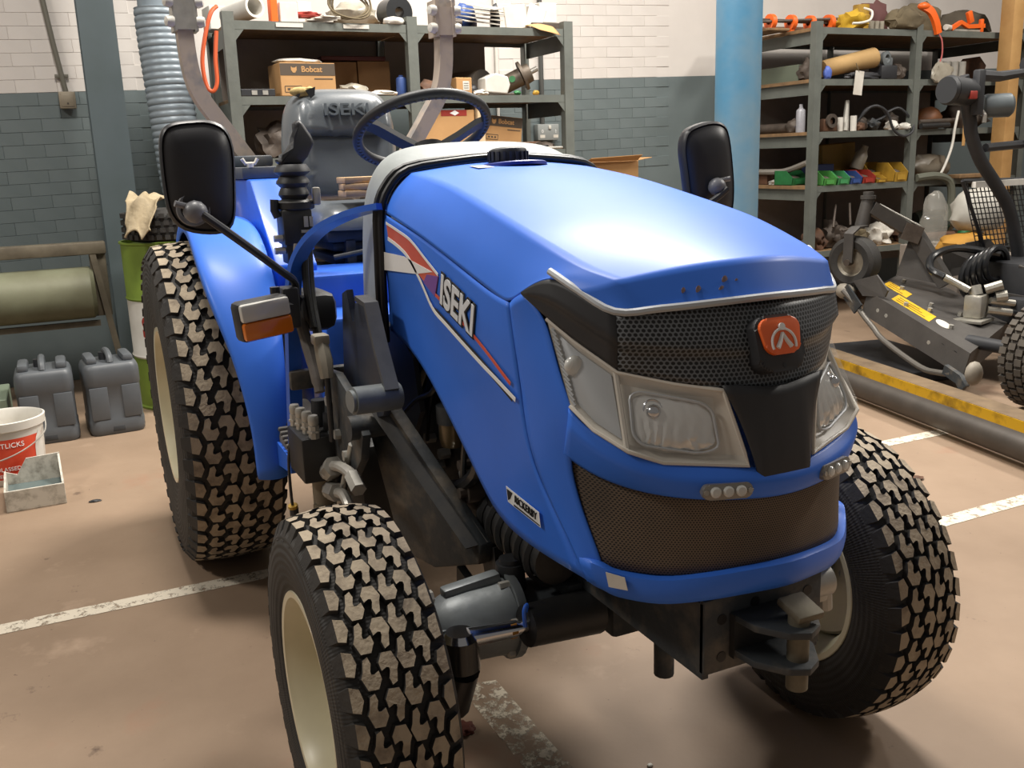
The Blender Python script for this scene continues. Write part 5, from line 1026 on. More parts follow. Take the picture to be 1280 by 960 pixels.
t = thing('lick_bucket', 'red and white lick bucket with wire handle, dirty and open', 'bucket', (-2.98, -1.262, 0)); bu_ = .155
MB().lathe([(0, .008), (.130, .008), (.133, .0), (.138, .008), (.150, .235), (.160, .24), (.163, .275), (.156, .278), (.150, .27), (.146, .23), (.13, .02)], (0, 0, 0), n=48).build('pail', PLASTW, t)
a0, a1 = R(-70), R(66); m = MB(); g = []
for z in (.03, .1, .17, .205): g.append([((.1375+.012*(z/.235)+.0012)*math.cos(a0+(a1-a0)*i/24), (.1375+.012*(z/.235)+.0012)*math.sin(a0+(a1-a0)*i/24), z) for i in range(25)])
m.sheet(g); m.build('red_label', M('bucket_red', '#c8361d', .45, 0, '#d9583a', .42, 12), t)
g = [[((.1375+.012*(z/.235)+.0022)*math.cos(R(60)+dx), (.1375+.012*(z/.235)+.0022)*math.sin(R(60)+dx), z) for dx in (-w_, -w_/2, 0, w_/2, w_)] for z, w_ in ((.04, .02), (.07, .14), (.11, .20), (.15, .20), (.19, .14), (.215, .02))]
MB().sheet(g).build('white_oval', PLASTW, t)
for s, z, sz in (('SWEETLICKS', .178, .030), ('MOLASSED', .075, .024), ('MINERAL LICK', .045, .020)):
    a = R(-4); rr_ = .1375+.012*(z/.235)+.002; text('lettering', s, sz, WHITE, (rr_*math.cos(a), rr_*math.sin(a), z), (-math.sin(a), math.cos(a), 0), (0, 0, 1), t, bend=rr_)
MB().tube([(.0, .160, .25), (.08, .15, .20), (.15, .06, .15), (.165, -.06, .12), (.10, -.15, .14), (0, -.165, .24)], .003, n=6, smooth=6).build('wire_handle', STEEL, t)
MB().cyl((0, 0, .2), (0, 0, .205), .146, n=40).build('contents', M('bucket_grime', '#b9b2a4', .8, 0, '#8d8577', .45, 12), t)
t = thing('cut_tray', 'cut-down white oil container used as a tray on the floor', 'tray', (-2.62, -1.165, 0), .03); W_ = M('tray_white_grimy', '#c9c4b8', .6, 0, '#7a7468', .40, 22, sharp=.16)
MB().box((0, 0, .004), (.29, .215, .008)).build('base', W_, t, smooth=0)
MB().box((.142, 0, .045), (.008, .215, .085), bev=.002).build('front_wall', W_, t, smooth=0); MB().prism([(-.146, -.108, .0), (-.146, .108, 0), (-.146, .108, .14), (-.146, -.02, .135), (-.146, -.06, .07), (-.146, -.108, .09)], (.008, 0, 0)).build('back_wall', W_, t, smooth=0)
MB().prism([(-.146, .1, 0), (.142, .1, 0), (.142, .1, .088), (-.05, .1, .09), (-.146, .1, .14)], (0, .008, 0)).build('side_wall', W_, t, smooth=0); MB().prism([(-.146, -.108, 0), (.142, -.108, 0), (.142, -.108, .085), (-.146, -.108, .09)], (0, .008, 0)).build('side_wall', W_, t, smooth=0)
MB().box((0, 0, .03), (.276, .2, .004)).build('waste_oil', M('oil_film', '#5d6a6a', .15), t, smooth=0)
lump('white_rag', 'wet white cloth soaking in the cut-down tray', 'cloth', (-2.55, -1.18, .033), (.06, .15, .03), PLASTW, 41, .2)
t = thing('land_roller', 'grey green land roller on a rusty steel frame by the wall', 'roller', (-4.36, -1.653, -.1086)); t.scale = (1.0836,)*3; RO = M('roller_green_grey', '#7d7f68', .55, .1, '#67654f', .45, 5); FRM = M('roller_frame', '#6b6353', .6, .2, '#4c4438', .45, 10)
MB().lathe([(0, -.82), (.12, -.82), (.135, -.80), (.135, .775), (.12, .795), (0, .795)], (0, 0, .675), (0, 1, 0), n=40).build('cylinder', RO, t, smooth=30)
MB().box((0, .01, .905), (.1, 1.72, .062), bev=.006).build('top_beam', FRM, t); MB().box((.03, .0, .515), (.03, 1.6, .028)).build('lower_bar', FRM, t); MB().box((.02, .825, .73), (.012, .08, .36), bev=.004).build('end_plate', FRM, t)
for y0, y1 in ((.80, .90), (-.80, -.9)): MB().bar([(0.02, y0, .90), (.06, y1, .1003)], (1, 0, 0), .05, .03).build('leg', FRM, t, smooth=0)
MB().prism([(.1358*math.cos(a), .02+.01*math.sin(k*2.1), .675+.1358*math.sin(a)) for k, a in enumerate([R(-20+6*i) for i in range(9)])]+[(.1358*math.cos(a), .028+.01*math.sin(k*2.1+.4), .675+.1358*math.sin(a)) for k, a in reversed(list(enumerate([R(-20+6*i) for i in range(9)])))], (.0008, 0, 0)).build('crack', SEAL, t, smooth=0)
box_thing('green_crate', 'low grey green crate on the floor behind the bucket', 'crate', (-3.7, -1.52, 0), (.4, .5, .24), M('crate_green_grey', '#6e7a68', .6))
# ---- middle: cardboard carton behind the bonnet
t = thing('cardboard_box', 'tall open cardboard box on the floor between the rack and the blue column', 'cardboard box', (-4.3, 2.50, 0)); MB().box((0, 0, .62), (.35, .42, 1.24), bev=.004, seg=1).build('carton', CARD, t, smooth=0)
for y0, y1, z in ((-.21, -.30, 1.27), (.21, .32, 1.255)): MB().prism([(-.17, y0, 1.24), (.17, y0, 1.24), (.17, y1, z), (-.17, y1, z)], (0, 0, .004)).build('flap', CARD, t, smooth=0)
MB().prism([(.175, -.2, 1.24), (.175, .2, 1.24), (.24, .2, 1.275), (.24, -.2, 1.262)], (0, 0, .004)).build('flap', CARD, t, smooth=0)
# ------------------------------------------------------------------ things on the long rack behind the mower
T0, T1, T2, T3, T4 = 2.121, 1.766, 1.396, 1.006, .521
t = thing('sash_clamp', 'long bar clamp with four orange heads at the end of the top shelf', 'clamp', (-4.30, 4.18, T0)); MB().box((0, 0, .075), (.03, .86, .022)).build('bar', OLDMET, t, smooth=0); MB().cyl((.03, -.42, .055), (.03, .40, .10), .010, n=8).build('screw', OLDMET, t)
for k, y in enumerate((-.22, -.03, .15, .33)): MB().lathe([(.02, -.018), (.055+.010*(k == 3), -.018), (.055+.010*(k == 3), .018), (.02, .018)], (0, y, .066), (0, 1, 0), n=14).box((0, y, .02), (.05, .03, .04), bev=.004).build('orange_head', ORNG, t)
rod('round_bar', 'brown round bar lying behind the orange bar clamp', 'bar', (-4.45, 3.95, T0+.03), (-4.42, 4.7, T0+.04), .022, RUST)
box_thing('plank_offcut', 'worn plank lying under the bar clamp at the rack end', 'plank', (-4.5, 4.0, T0), (.5, .2, .02), SHELFW)
lump('yellow_gloves', 'yellow work gloves with a pale strap on the top shelf', 'gloves', (-4.1, 4.55, T0), (.2, .22, .13), YELLOWC, 51, .45)
hose('pale_strap', 'pale strap looped over the yellow gloves', 'strap', [(-4.0, 4.46, T0+.03), (-3.985, 4.54, T0+.035), (-3.99, 4.62, T0+.06), (-4.02, 4.66, T0+.12), (-4.08, 4.64, T0+.15)], .009, PLASTW)
m = MB(); m.lathe([(0, 0), (.07, 0), (.075, .02), (.07, .12), (.06, .13), (.06, .2), (0, .2)], (0, 0, 0), n=24); o = m.build('yellow_tub', YELB); o.location = (-4.25, 4.78, T0); tag(o, 'yellow plastic tub standing on the top shelf behind the gloves', 'tub')
for k in range(3): rod('clear_jar', '%s of three small clear jars in a row on the top shelf' % ('nearest the gloves', 'middle one', 'furthest from the gloves')[k], 'jar', (-4.06, 4.70+.05*k, T0), (-4.06, 4.70+.05*k, T0+.06), .02, BAGCLR, 'jars on the top shelf')
lump('maroon_bag', 'maroon bag behind the khaki canvas on the top shelf', 'bag', (-4.35, 5.0, T0), (.2, .26, .24), M('maroon_cloth', '#5e3a38', .8), 53)
lump('khaki_canvas', 'rolled khaki canvas drooping over the top shelf edge', 'canvas', (-4.05, 5.02, T0), (.16, .34, .16), CANVAS, 54, .3)
hose('canvas_fold', 'dark webbing strap arching over the rolled canvas', 'strap', [(-4.03, 4.90, T0+.02), (-4.01, 4.92, T0+.10), (-4.03, 5.0, T0+.15), (-4.04, 5.12, T0+.12)], .022, CANVAS)
m = MB(); m.bar([(0, -.12, .17), (.02, -.05, .13), (.03, .0, .05), (.03, .03, -.03)], (1, 0, 0), .03, .055, smooth=4); m.ball((.0, -.10, .165), .05, (.7, 1.2, .6)); o = m.build('orange_strap_end', ORNG); o.location = (-4.02, 5.28, T0+.005); tag(o, 'orange hand lamp hanging over the top shelf on its red lead', 'lamp')
hose('red_lead', 'thin red lead hanging from the orange hand lamp', 'cable', [(-3.98, 5.31, T0-.03), (-3.97, 5.335, T0-.08), (-3.97, 5.345, T0-.18), (-3.975, 5.315, T0-.28), (-3.98, 5.31, T0-.33)], .006, M('lead_red', '#b5615e', .5))
rod('white_tube', 'pale tube lying between the orange lamp and orange clamp', 'tube', (-4.0, 5.40, T0+.025), (-4.1, 5.60, T0+.03), .022, PLASTW)
t = thing('quick_clamp', 'orange one-hand clamp lying further along the top shelf', 'clamp', (-4.04, 5.68, T0)); MB().bar([(0, -.18, .02), (0, -.08, .07), (0, .0, .04), (0, .18, .05)], (1, 0, 0), .03, .03).build('body', ORNG, t, smooth=0); MB().box((0, .02, .11), (.03, .05, .09), Matrix.Rotation(.4, 3, 'X'), bev=.006).build('handle', ORNG, t); MB().box((0, .15, .05), (.032, .03, .10), bev=.006).build('jaw', ORNG, t); MB().box((0, .0, .012), (.014, .34, .014)).build('clamp_bar', STEEL, t)
lump('brown_sheet', 'dark brown folded sheet behind the one-hand clamp', 'sheet', (-4.3, 5.92, T0), (.3, .55, .2), M('dark_tarp', '#4c4335', .8, 0, '#3a3328', .45, 8), 57, .3)
lump('khaki_bag', 'khaki bag heaped behind the orange hand lamp', 'bag', (-4.3, 5.45, T0), (.25, .36, .24), CANVAS, 58, .3)
# second row
box_thing('green_grey_case', 'long grey green case on the rack end shelf', 'case', (-4.5, 4.22, T1), (.55, .12, .12), M('case_grey_green', '#5c6455', .5), rz=.02)
lump('dark_coupling', 'round dark coupling behind the front post', 'machine part', (-4.18, 4.22, T1), (.16, .14, .15), OLDMET, 60, .35)
m = MB(); m.lathe([(.0, 0), (.058, 0), (.062, .04), (.066, .24), (.074, .48), (.066, .48), (.055, .3), (.0, .28)], (0, 0, 0), (.05, .96, .17), n=24); o = m.build('paper_wrapped_roll', M('kraft_paper', '#b69563', .8, 0, '#9d7d4f', .45, 6)); o.location = (-4.10, 4.28, T1+.075); tag(o, 'brown paper wrapped roll lying on the second shelf', 'roll')
m = MB(); m.box((0, 0, -.085), (.004, .082, .17), Matrix.Rotation(-.10, 3, 'X')); o = m.build('paper_tag', PAPER, None, smooth=0); o.location = (-3.985, 4.53, T1+.055); tag(o, 'long white tag hanging over the second shelf edge', 'tag')
hose('tag_string', 'string holding the long white tag', 'string', [(-3.99, 4.50, T1+.11), (-3.983, 4.515, T1+.07), (-3.985, 4.53, T1+.045)], .003, CANVAS)
lump('blue_clip', 'blue plastic clip beside the front post', 'clip', (-4.02, 4.26, T1), (.05, .07, .09), M('clip_blue', '#5068b8', .5), 62, .2)
lump('black_scrap', 'black greasy parts heaped under the paper roll', 'machine part', (-4.03, 4.62, T1), (.06, .34, .05), BLACK, 63)
t = thing('carburettor', 'grey alloy carburettor on a black block by the paper roll', 'carburettor', (-4.08, 4.86, T1)); MB().box((0, 0, .05), (.14, .16, .10), bev=.01).build('block', BLACK, t); MB().lathe([(.02, 0), (.05, 0), (.055, .03), (.03, .035), (.02, 0)], (.01, -.01, .15), (1, .2, 0), n=18).box((0, .03, .13), (.06, .08, .06), bev=.01).build('body', CAST, t)
lump('small_engine_part', 'brown part at the end of the second shelf by the middle post', 'machine part', (-4.1, 5.02, T1), (.14, .12, .12), OLDMET, 65)
lump('plastic_sachet', 'clear sachet hanging on the red lead', 'bag', (-3.97, 5.36, T1-.03), (.05, .2, .15), BAGCLR, 66)
for k in range(3): rod('bright_sleeve', '%s bright metal sleeve of the row on the second shelf' % ('first', 'middle', 'last')[k], 'sleeve', (-4.1, 5.54+.085*k, T1), (-4.1, 5.54+.085*k, T1+.14), .036, STEEL, 'metal sleeves on the second shelf')
m = MB(); m.prism([(0, -.15, 0), (0, .15, 0), (0, .2, .13), (0, .12, .2), (0, -.06, .18), (0, -.16, .09)], (-.02, 0, 0), bev=.004); o = m.build('brown_plate', RUST); o.location = (-4.25, 5.98, T1); tag(o, 'rounded brown plate leaning at the back of the second shelf', 'plate')
# third row
m = MB(); m.lathe([(0, 0), (.033, 0), (.034, .01), (.034, .155), (.030, .165), (.016, .175), (.016, .182), (.013, .184), (.013, .205), (0, .205)], (0, 0, 0), n=24); o = m.build('spray_can', M('spray_grey', '#a9a9ae', .35, .2, '#8f8f96', .45, 18)); o.location = (-4.2, 4.185, T2); tag(o, 'grey spray can with white cap near the front post', 'spray can')
rod('drive_shaft', 'dark shaft lying on the rack end shelf behind the spray can', 'shaft', (-4.85, 4.24, T2+.04), (-4.30, 4.26, T2+.04), .038, OLDMET)
lump('knuckle_part', 'dark jointed part beside the spray can', 'machine part', (-4.32, 4.22, T2), (.12, .1, .1), OLDMET, 70)
t = thing('bearing_block', 'brown bearing block just past the front post', 'bearing', (-4.06, 4.31, T2)); MB().box((0, 0, .045), (.08, .13, .09), bev=.008).build('housing', RUST, t); MB().lathe([(.025, 0), (.05, 0), (.05, .02), (.025, .02)], (.04, 0, .075), (1, 0, 0), n=20).build('ring', OLDMET, t)
rod('white_bottle', 'small white bottle beside the bearing block', 'bottle', (-4.04, 4.42, T2), (-4.04, 4.42, T2+.10), .022, PLASTW)
rod('foil_tube', 'tall silvery tube standing between the white bottles', 'tube', (-4.05, 4.48, T2), (-4.08, 4.52, T2+.22), .026, STEEL, r1=.016)
rod('white_bottle', 'second small white bottle past the silvery tube', 'bottle', (-4.04, 4.55, T2), (-4.04, 4.55, T2+.11), .024, PLASTW)
lump('orange_brown_part', 'rusty small part by the white bottles', 'machine part', (-4.03, 4.61, T2), (.06, .08, .06), RUST, 72)
hose('cable_loop', 'black cable looped over parts on the third shelf', 'cable', [(-4.1, 4.62, T2+.04), (-4.02, 4.70, T2+.17), (-3.99, 4.82, T2+.14), (-3.98, 4.90, T2+.0), (-3.97, 5.0, T2-.05), (-3.98, 5.10, T2-.01), (-4.02, 5.12, T2+.07), (-4.05, 5.02, T2+.16), (-4.08, 4.92, T2+.13)], .010, BLACK)
hose('cable_loop', 'second black cable loop lying behind the first', 'cable', [(-4.12, 4.66, T2+.03), (-4.1, 4.72, T2+.15), (-4.08, 4.83, T2+.18), (-4.1, 4.93, T2+.11), (-4.12, 4.8, T2+.06)], .010, BLACK, closed=True)
for k, (y, w_, h, mt, lab) in enumerate(((4.70, .14, .11, OLDMET, 'dark valve part under the cable loops'), (4.83, .12, .09, DARKDUST, 'black fitting under the cable loops'), (4.93, .08, .07, PLASTW, 'white cap among the black cables'), (5.02, .12, .13, OLDMET, 'dark lump by the middle post on the third shelf'), (5.06, .06, .05, PLASTW, 'white plug at the end of the third shelf'))):
    lump('machine_part', lab, 'machine part', (-4.14 if k in (0, 1, 3) else -4.03, y, T2), (.12, w_, h), mt, 74+k)
# bins
def bin_(label, y, x, w_, d_, h, mat, group='parts bins on the fourth shelf'):
    t = thing('parts_bin', label, 'parts bin', (x, y, T3), 0, group); th_ = .004
    MB().box((-d_/2, 0, th_/2), (d_, w_, th_)).build('base', mat, t, smooth=0)
    for s in (-1, 1): MB().prism([(0, s*(w_/2), 0), (-d_, s*(w_/2), 0), (-d_, s*(w_/2), h), (-d_*.35, s*(w_/2), h), (.012, s*(w_/2), h*.5)], (0, -s*th_, 0)).build('side', mat, t, smooth=0)
    MB().box((-d_+th_/2, 0, h/2), (th_, w_, h)).build('back', mat, t, smooth=0); MB().prism([(0, -w_/2, 0), (0, w_/2, 0), (.012, w_/2, h*.5), (.012, -w_/2, h*.5)], (-th_, 0, 0)).build('front', mat, t, smooth=0)
    MB().box((.011, 0, h*.24), (.002, w_*.6, h*.28)).build('card_holder', mat, t, smooth=0)
    lb = MB(); lb.ball((-d_*.5, 0, h*.42), 1, (d_*.42, w_*.42, h*.25), sub=2); lb.build('contents', OLDMET, t)
GP2 = M('bin_green_dusty', '#3f8a54', .5)
bin_('green parts bin on the rack end, left of the front post', 4.265, -4.28, .15, .2, .11, GREENP)
bin_('bright green parts bin just right of the front post', 4.305, -4.0, .125, .18, .105, M('bin_green_bright', '#4a9044', .5)); bin_('duller green parts bin second from the front post', 4.438, -4.0, .12, .18, .10, GP2); bin_('blue parts bin between the green and the red bins', 4.562, -4.0, .115, .18, .095, BLUEB); bin_('red parts bin beside the blue bin', 4.69, -4.0, .13, .19, .10, REDB)
bin_('low yellow parts bin beside the red bin', 4.818, -4.0, .105, .12, .055, YELB); bin_('tall yellow parts bin beside the low yellow one', 4.90, -4.14, .15, .16, .15, YELB); bin_('large yellow parts bin next to the middle post', 5.02, -4.0, .135, .19, .145, YELB)
box_thing('yellow_box', 'tilted dark yellow box behind the row of parts bins', 'box', (-4.4, 4.72, T3+.012), (.12, .34, .29), M('old_yellow', '#84692a', .6), tilt=.05)
box_thing('blue_box', 'dark blue box behind the green bins', 'box', (-4.3, 4.46, T3), (.1, .24, .15), M('dark_blue_box', '#1d2747', .5))
m = MB(); m.lathe([(0, 0), (.05, 0), (.052, .01), (.05, .12), (.03, .16), (.028, .19), (0, .19)], (0, 0, 0), (.1, .35, .9), n=20); o = m.build('clear_bottle', BAGCLR); o.location = (-4.23, 4.78, T3+.10); tag(o, 'cloudy plastic bottle lying on the parts bins', 'bottle')
hose('pale_pipe', 'bent pale pipe lying on the rack end shelf', 'pipe', [(-4.9, 4.22, T3+.10), (-4.55, 4.22, T3+.10), (-4.4, 4.24, T3+.11), (-4.15, 4.22, T3+.17)], .022, M('pale_pipe', '#8d8880', .5, .2))
box_thing('rusty_block', 'rusty block beside the pale bent pipe', 'block', (-4.7, 4.30, T3), (.16, .14, .085), RUST)
lump('nuts_heap', 'heap of nuts and bolts left of the green bin', 'bolts', (-4.52, 4.24, T3), (.12, .1, .04), STEEL, 81)
# right bays of the long rack
lump('clear_sack', 'cloudy plastic sack on the shelf right of the middle post', 'bag', (-4.15, 5.45, T3), (.25, .44, .2), M('sack_brown', '#6e6557', .45, 0, '#564e43', .45, 9), 83, .3)
hose('white_strap', 'thin white strap hanging between the shelves', 'strap', [(-3.98, 5.58, T2+.13), (-3.97, 5.54, T2+.0), (-3.97, 5.52, T2-.14), (-3.97, 5.46, T2-.28), (-3.98, 5.42, T2-.36)], .010, PLASTW)
box_thing('wood_strip', 'pale wood strip hanging beside the white strap', 'wood strip', (-3.97, 5.645, T2-.14), (.012, .03, .28), WOOD)
rod('grey_pipe', 'grey pipe lying on the third shelf past the middle post', 'pipe', (-4.0, 5.18, T2+.05), (-4.05, 5.62, T2+.06), .02, OLDMET)
rod('grey_pipe', 'thicker dark pipe below the other on the third shelf', 'pipe', (-3.97, 5.17, T2+.02), (-3.98, 5.48, T2+.025), .02, DARK)
lump('rusty_pot', 'rusty pot on the third shelf above the plastic sack', 'pot', (-4.2, 5.50, T2), (.2, .24, .17), M('pot_rust', '#7a4a26', .6, 0, '#4f3320', .45, 9), 84, .15)
hose('green_grey_hose', 'bent grey hose hanging from the fourth shelf', 'hose', [(-3.99, 5.18, T3+.02), (-3.97, 5.35, T3+.03), (-3.96, 5.48, T3+.0), (-3.955, 5.53, T3-.08), (-3.96, 5.54, T3-.22), (-3.965, 5.52, T3-.33)], .03, M('hose_grey_green', '#5d5f53', .6))
box_thing('brown_board', 'brown board lying along the fourth shelf edge', 'board', (-4.0, 5.75, T3), (.12, .3, .03), SHELFW)
lump('dark_heap', 'dark tool heap at the far end of the third shelf', 'machine part', (-4.25, 5.95, T2), (.3, .4, .22), OLDMET, 85)
# bottom row
for k, (y, z, s, mt, lab) in enumerate(((4.32, T4, (.2, .13, .15), RUST, 'brown casting low beside the front post'), (4.50, T4, (.22, .2, .2), OLDMET, 'heap of levers on the lowest visible shelf'), (4.73, T4, (.2, .18, .14), CANVAS, 'khaki rag on the lowest visible shelf'), (4.96, T4, (.22, .2, .16), PAPER, 'crumpled pale paper behind the mower caster'), (5.27, T4, (.2, .2, .13), RUST, 'rusty gear parts right of the middle post'), (4.21, T4, (.16, .06, .08), OLDMET, 'dull part at the rack end on the lowest shelf'))): lump('heaped_part', lab, 'machine part', (-4.15, y, z), s, mt, 90+k, .5)
for k, (a, b, lab) in enumerate((((-4.0, 4.36, T4+.17), (-4.08, 4.45, T4+.33), 'thin lever sticking up from the heap of parts'), ((-4.0, 4.53, T4+.18), (-4.05, 4.56, T4+.34), 'second thin lever sticking up from the heap'), ((-4.0, 4.45, T4+.14), (-4.0, 4.68, T4+.18), 'bent bar lying across the heap of levers'))): rod('lever', lab, 'lever', a, b, .009, OLDMET)
t = thing('flask', 'dark green glass demijohn on its side behind the mower', 'bottle', (-4.15, 5.60, T4+.01)); MB().lathe([(0, -.2), (.09, -.19), (.11, -.14), (.11, .05), (.06, .14), (.03, .17), (.03, .24), (0, .24)], (0, 0, .115), (0.3, 1, 0), n=28).build('body', M('bottle_dark', '#2d332c', .12, coat=.6), t)
lump('green_cap', 'green plastic cap in front of the dark demijohn', 'bowl', (-3.96, 5.72, T4), (.08, .12, .09), M('cap_green', '#24683c', .45), 97, .2)  # round green cap lying on the shelf
rod('brown_shaft', 'brown drive shaft with a white ring on the lowest shelf', 'shaft', (-3.99, 5.20, T4+.04), (-3.97, 5.6, T4+.035), .036, RUST)
# ------------------------------------------------------------------ mower
t = thing('ride_on_mower', 'dark ride-on mower with raised cutting deck and bent post', 'mower', (-2.3, 3.6, 0)); OF = Vector((-2.3, 3.6, 0))
def mp(mb, name, mat, parent=None, **k): mb.xform(Matrix.Translation(-OF)); return mb.build(name, mat, t if parent is None else parent, **k)
A_, B_, C_ = Vector((-2.60, 3.318, .457)), Vector((-1.75, 3.173, .244)), Vector((-2.05, 3.84, .300)); D_ = A_+(C_-B_)
dk = MB(); dk.prism([A_, B_, C_, D_], (B_-A_).cross(C_-B_).normalized()*-.006 if (B_-A_).cross(C_-B_).z > 0 else (B_-A_).cross(C_-B_).normalized()*.006)
dn = Vector((-.02, -.02, -.135)); dk.prism([A_, B_, B_+dn+Vector((0, -.0, .01)), A_+dn], (.0, .008, 0)); dk.prism([B_, C_, C_+dn, B_+dn], (-.008, 0, 0)); dk.prism([A_, D_, D_+dn, A_+dn], (.008, 0, 0)); dk.prism([D_, C_, C_+dn, D_+dn], (0, -.008, 0))
deck = mp(dk, 'cutting_deck', MOWER, smooth=0)
ux = (B_-A_).normalized(); un = ux.cross((C_-B_).normalized()).normalized(); un = un if un.z > 0 else -un; uy = un.cross(ux)
DP = lambda a, b, h=0: A_+ux*a+(C_-B_).normalized()*b+un*h
for (a0, b0, a1, b1, nm) in ((.18, .08, .52, .20, 'warning_label'), (.02, .22, .24, .32, 'warning_label')):
    lb = mp(MB().prism([DP(a0, b0, .001), DP(a1, b0, .001), DP(a1, b1, .001), DP(a0, b1, .001)], un*.0012), nm, M('label_yellow', '#e0b52a', .5, 0, '#c99f24', .45, 30), smooth=0)
    for q in range(3): mp(MB().prism([DP(a0+.03, b0+.02+.03*q, .0026), DP(a1-.05-.04*q, b0+.02+.03*q, .0026), DP(a1-.05-.04*q, b0+.030+.03*q, .0026), DP(a0+.03, b0+.030+.03*q, .0026)], un*.0006), 'label_line', M('label_brown', '#7a5d18', .6), lb, smooth=0)
for a, b in ((.15, .3), (.42, .30), (.45, .22), (.30, .10), (.66, .16), (.10, .42), (.62, .40)): mp(MB().cyl(DP(a, b, 0), DP(a, b, .022), .013, n=6), 'deck_bolt', STEEL)
mp(MB().prism([DP(.60+.06*math.cos(q), .16+.045*math.sin(q), .001) for q in [2*PI*i/16 for i in range(16)]], un*.001), 'deck_slot', PAPER, smooth=0)
fy = Vector((0, -.004, 0))
for a, z, r_ in ((.68, -.06, .026), (.78, -.055, .024), (.5, -.065, .022), (.30, -.07, .018)):
    c = A_+ux*a+Vector((0, 0, z))-Vector((0, .004, 0)); mp(MB().cyl(c, c-Vector((.0004, .0022, 0)), r_, n=16), 'skirt_hole', BLACKP if a > .6 else DARKDUST)
for a in (.12, .2, .58): c = A_+ux*a+Vector((0, -.002, -.07)); mp(MB().cyl(c, c-Vector((0, .012, 0)), .012, n=6), 'skirt_bolt', STEEL)
mp(MB().prism([A_+Vector((-.10, -.02, .05)), A_+Vector((.06, -.0, .10)), A_+Vector((.16, -.01, .02)), A_+Vector((.14, -.01, -.02)), A_+Vector((-.02, -.02, -.03))], (0, .012, 0)), 'front_bracket', MOWER, smooth=0)
mp(MB().tube([(-2.74, 3.26, .45), (-2.66, 3.28, .38), (-2.58, 3.28, .31), (-2.50, 3.27, .26), (-2.38, 3.24, .20), (-2.05, 3.16, .12), (-1.90, 3.13, .12), (-1.80, 3.11, .135)], .016, smooth=4), 'skid_rail', M('rail_grey', '#6b6761', .45, .4))
mp(MB().bar([(-1.85, 3.12, .15), (-1.74, 3.10, .12), (-1.70, 3.09, .08)], (0, 1, 0), .03, .05), 'roller_bracket', DARKDUST); mp(MB().ball((-1.66, 3.10, .165), .052, (.7, 1, 1.2)), 'anti_scalp_roller', M('roller_worn', '#8d867a', .6)); mp(MB().ball((-2.76, 3.30, .44), .055, (1.2, 1, .9)), 'anti_scalp_roller', MATS['roller_worn'])
mp(MB().bar([(-2.74, 3.27, .46), (-2.62, 3.27, .35)], (0, 1, 0), .012, .08), 'roller_bracket', DARKDUST)
# caster
ca = Vector((.25, -.97, 0)).normalized(); cc = Vector((-2.75, 3.352, .615))
cw = mp(MB().lathe([(.085, -.05), (.125, -.058), (.148, -.045), (.154, 0), (.148, .045), (.125, .058), (.085, .05)], cc, ca, n=40), 'caster_tyre', RUBBER); mp(MB().lathe([(.088, -.048), (.075, -.03), (.03, -.035), (.0, -.05)], cc, -ca, n=28).lathe([(.088, -.048), (.075, -.03), (.03, -.035), (.0, -.05)], cc, ca, n=28), 'caster_rim', M('rim_grimy', '#8f897b', .5, .2, '#5e5548', .45, 20), cw)
mp(MB().bar([cc+ca*.075, cc+ca*.075+Vector((0, 0, .17)), cc+ca*.03+Vector((.02, 0, .205)), cc+Vector((.03, .03, .21))], (1, .25, 0), .06, .012), 'caster_fork', MOWER, smooth=0); mp(MB().cyl(cc+ca*.09, cc-ca*.09, .02, n=12), 'caster_axle', OLDMET)
hd = Vector((-2.74, 3.415, 0)); mp(MB().cyl(hd+Vector((-.01, -.02, .82)), hd+Vector((0, .01, .98)), .042, .036, n=20).cyl(hd+Vector((0, .01, .98)), hd+Vector((0, .01, 1.0)), .044, n=20).cyl(hd+Vector((0, .01, 1.0)), hd+Vector((0, .01, 1.022)), .03, n=14), 'caster_head', MOWER)
sqr = [(-1, -1), (1, -1), (1, 1), (-1, 1)]
mp(MB().tube([(-2.73, 3.44, .93), (-2.64, 3.68, .775)], .036, sect=sqr), 'deck_arm', MOWER, smooth=0); mp(MB().tube([(-2.66, 3.63, .79), (-2.60, 3.71, .755)], .05, sect=sqr), 'arm_clamp', OLDMET, smooth=0)
mp(MB().tube([(-2.63, 3.70, .77), (-2.44, 3.78, .47)], .04, sect=sqr), 'deck_arm', MOWER, smooth=0); mp(MB().prism([(-2.64, 3.68, .76), (-2.46, 3.76, .47), (-2.66, 3.60, .52)], (.008, .008, 0)), 'arm_gusset', MOWER, smooth=0)
mp(MB().tube([(-2.62, 3.69, .83), (-2.60, 3.71, .81), (-2.72, 3.5, .945)], .006), 'hydraulic_line', STEEL)
mp(MB().prism([(-2.52, 3.86, .50), (-2.52, 3.80, .68), (-2.46, 3.92, .70), (-2.36, 4.05, .55)], (.01, 0, 0)), 'deck_lift_plate', MOWER, smooth=0); mp(MB().prism([(-2.5, 4.0, .52), (-2.5, 3.98, .70), (-2.44, 4.10, .72), (-2.34, 4.22, .55)], (.01, 0, 0)), 'deck_lift_plate', MOWER, smooth=0)
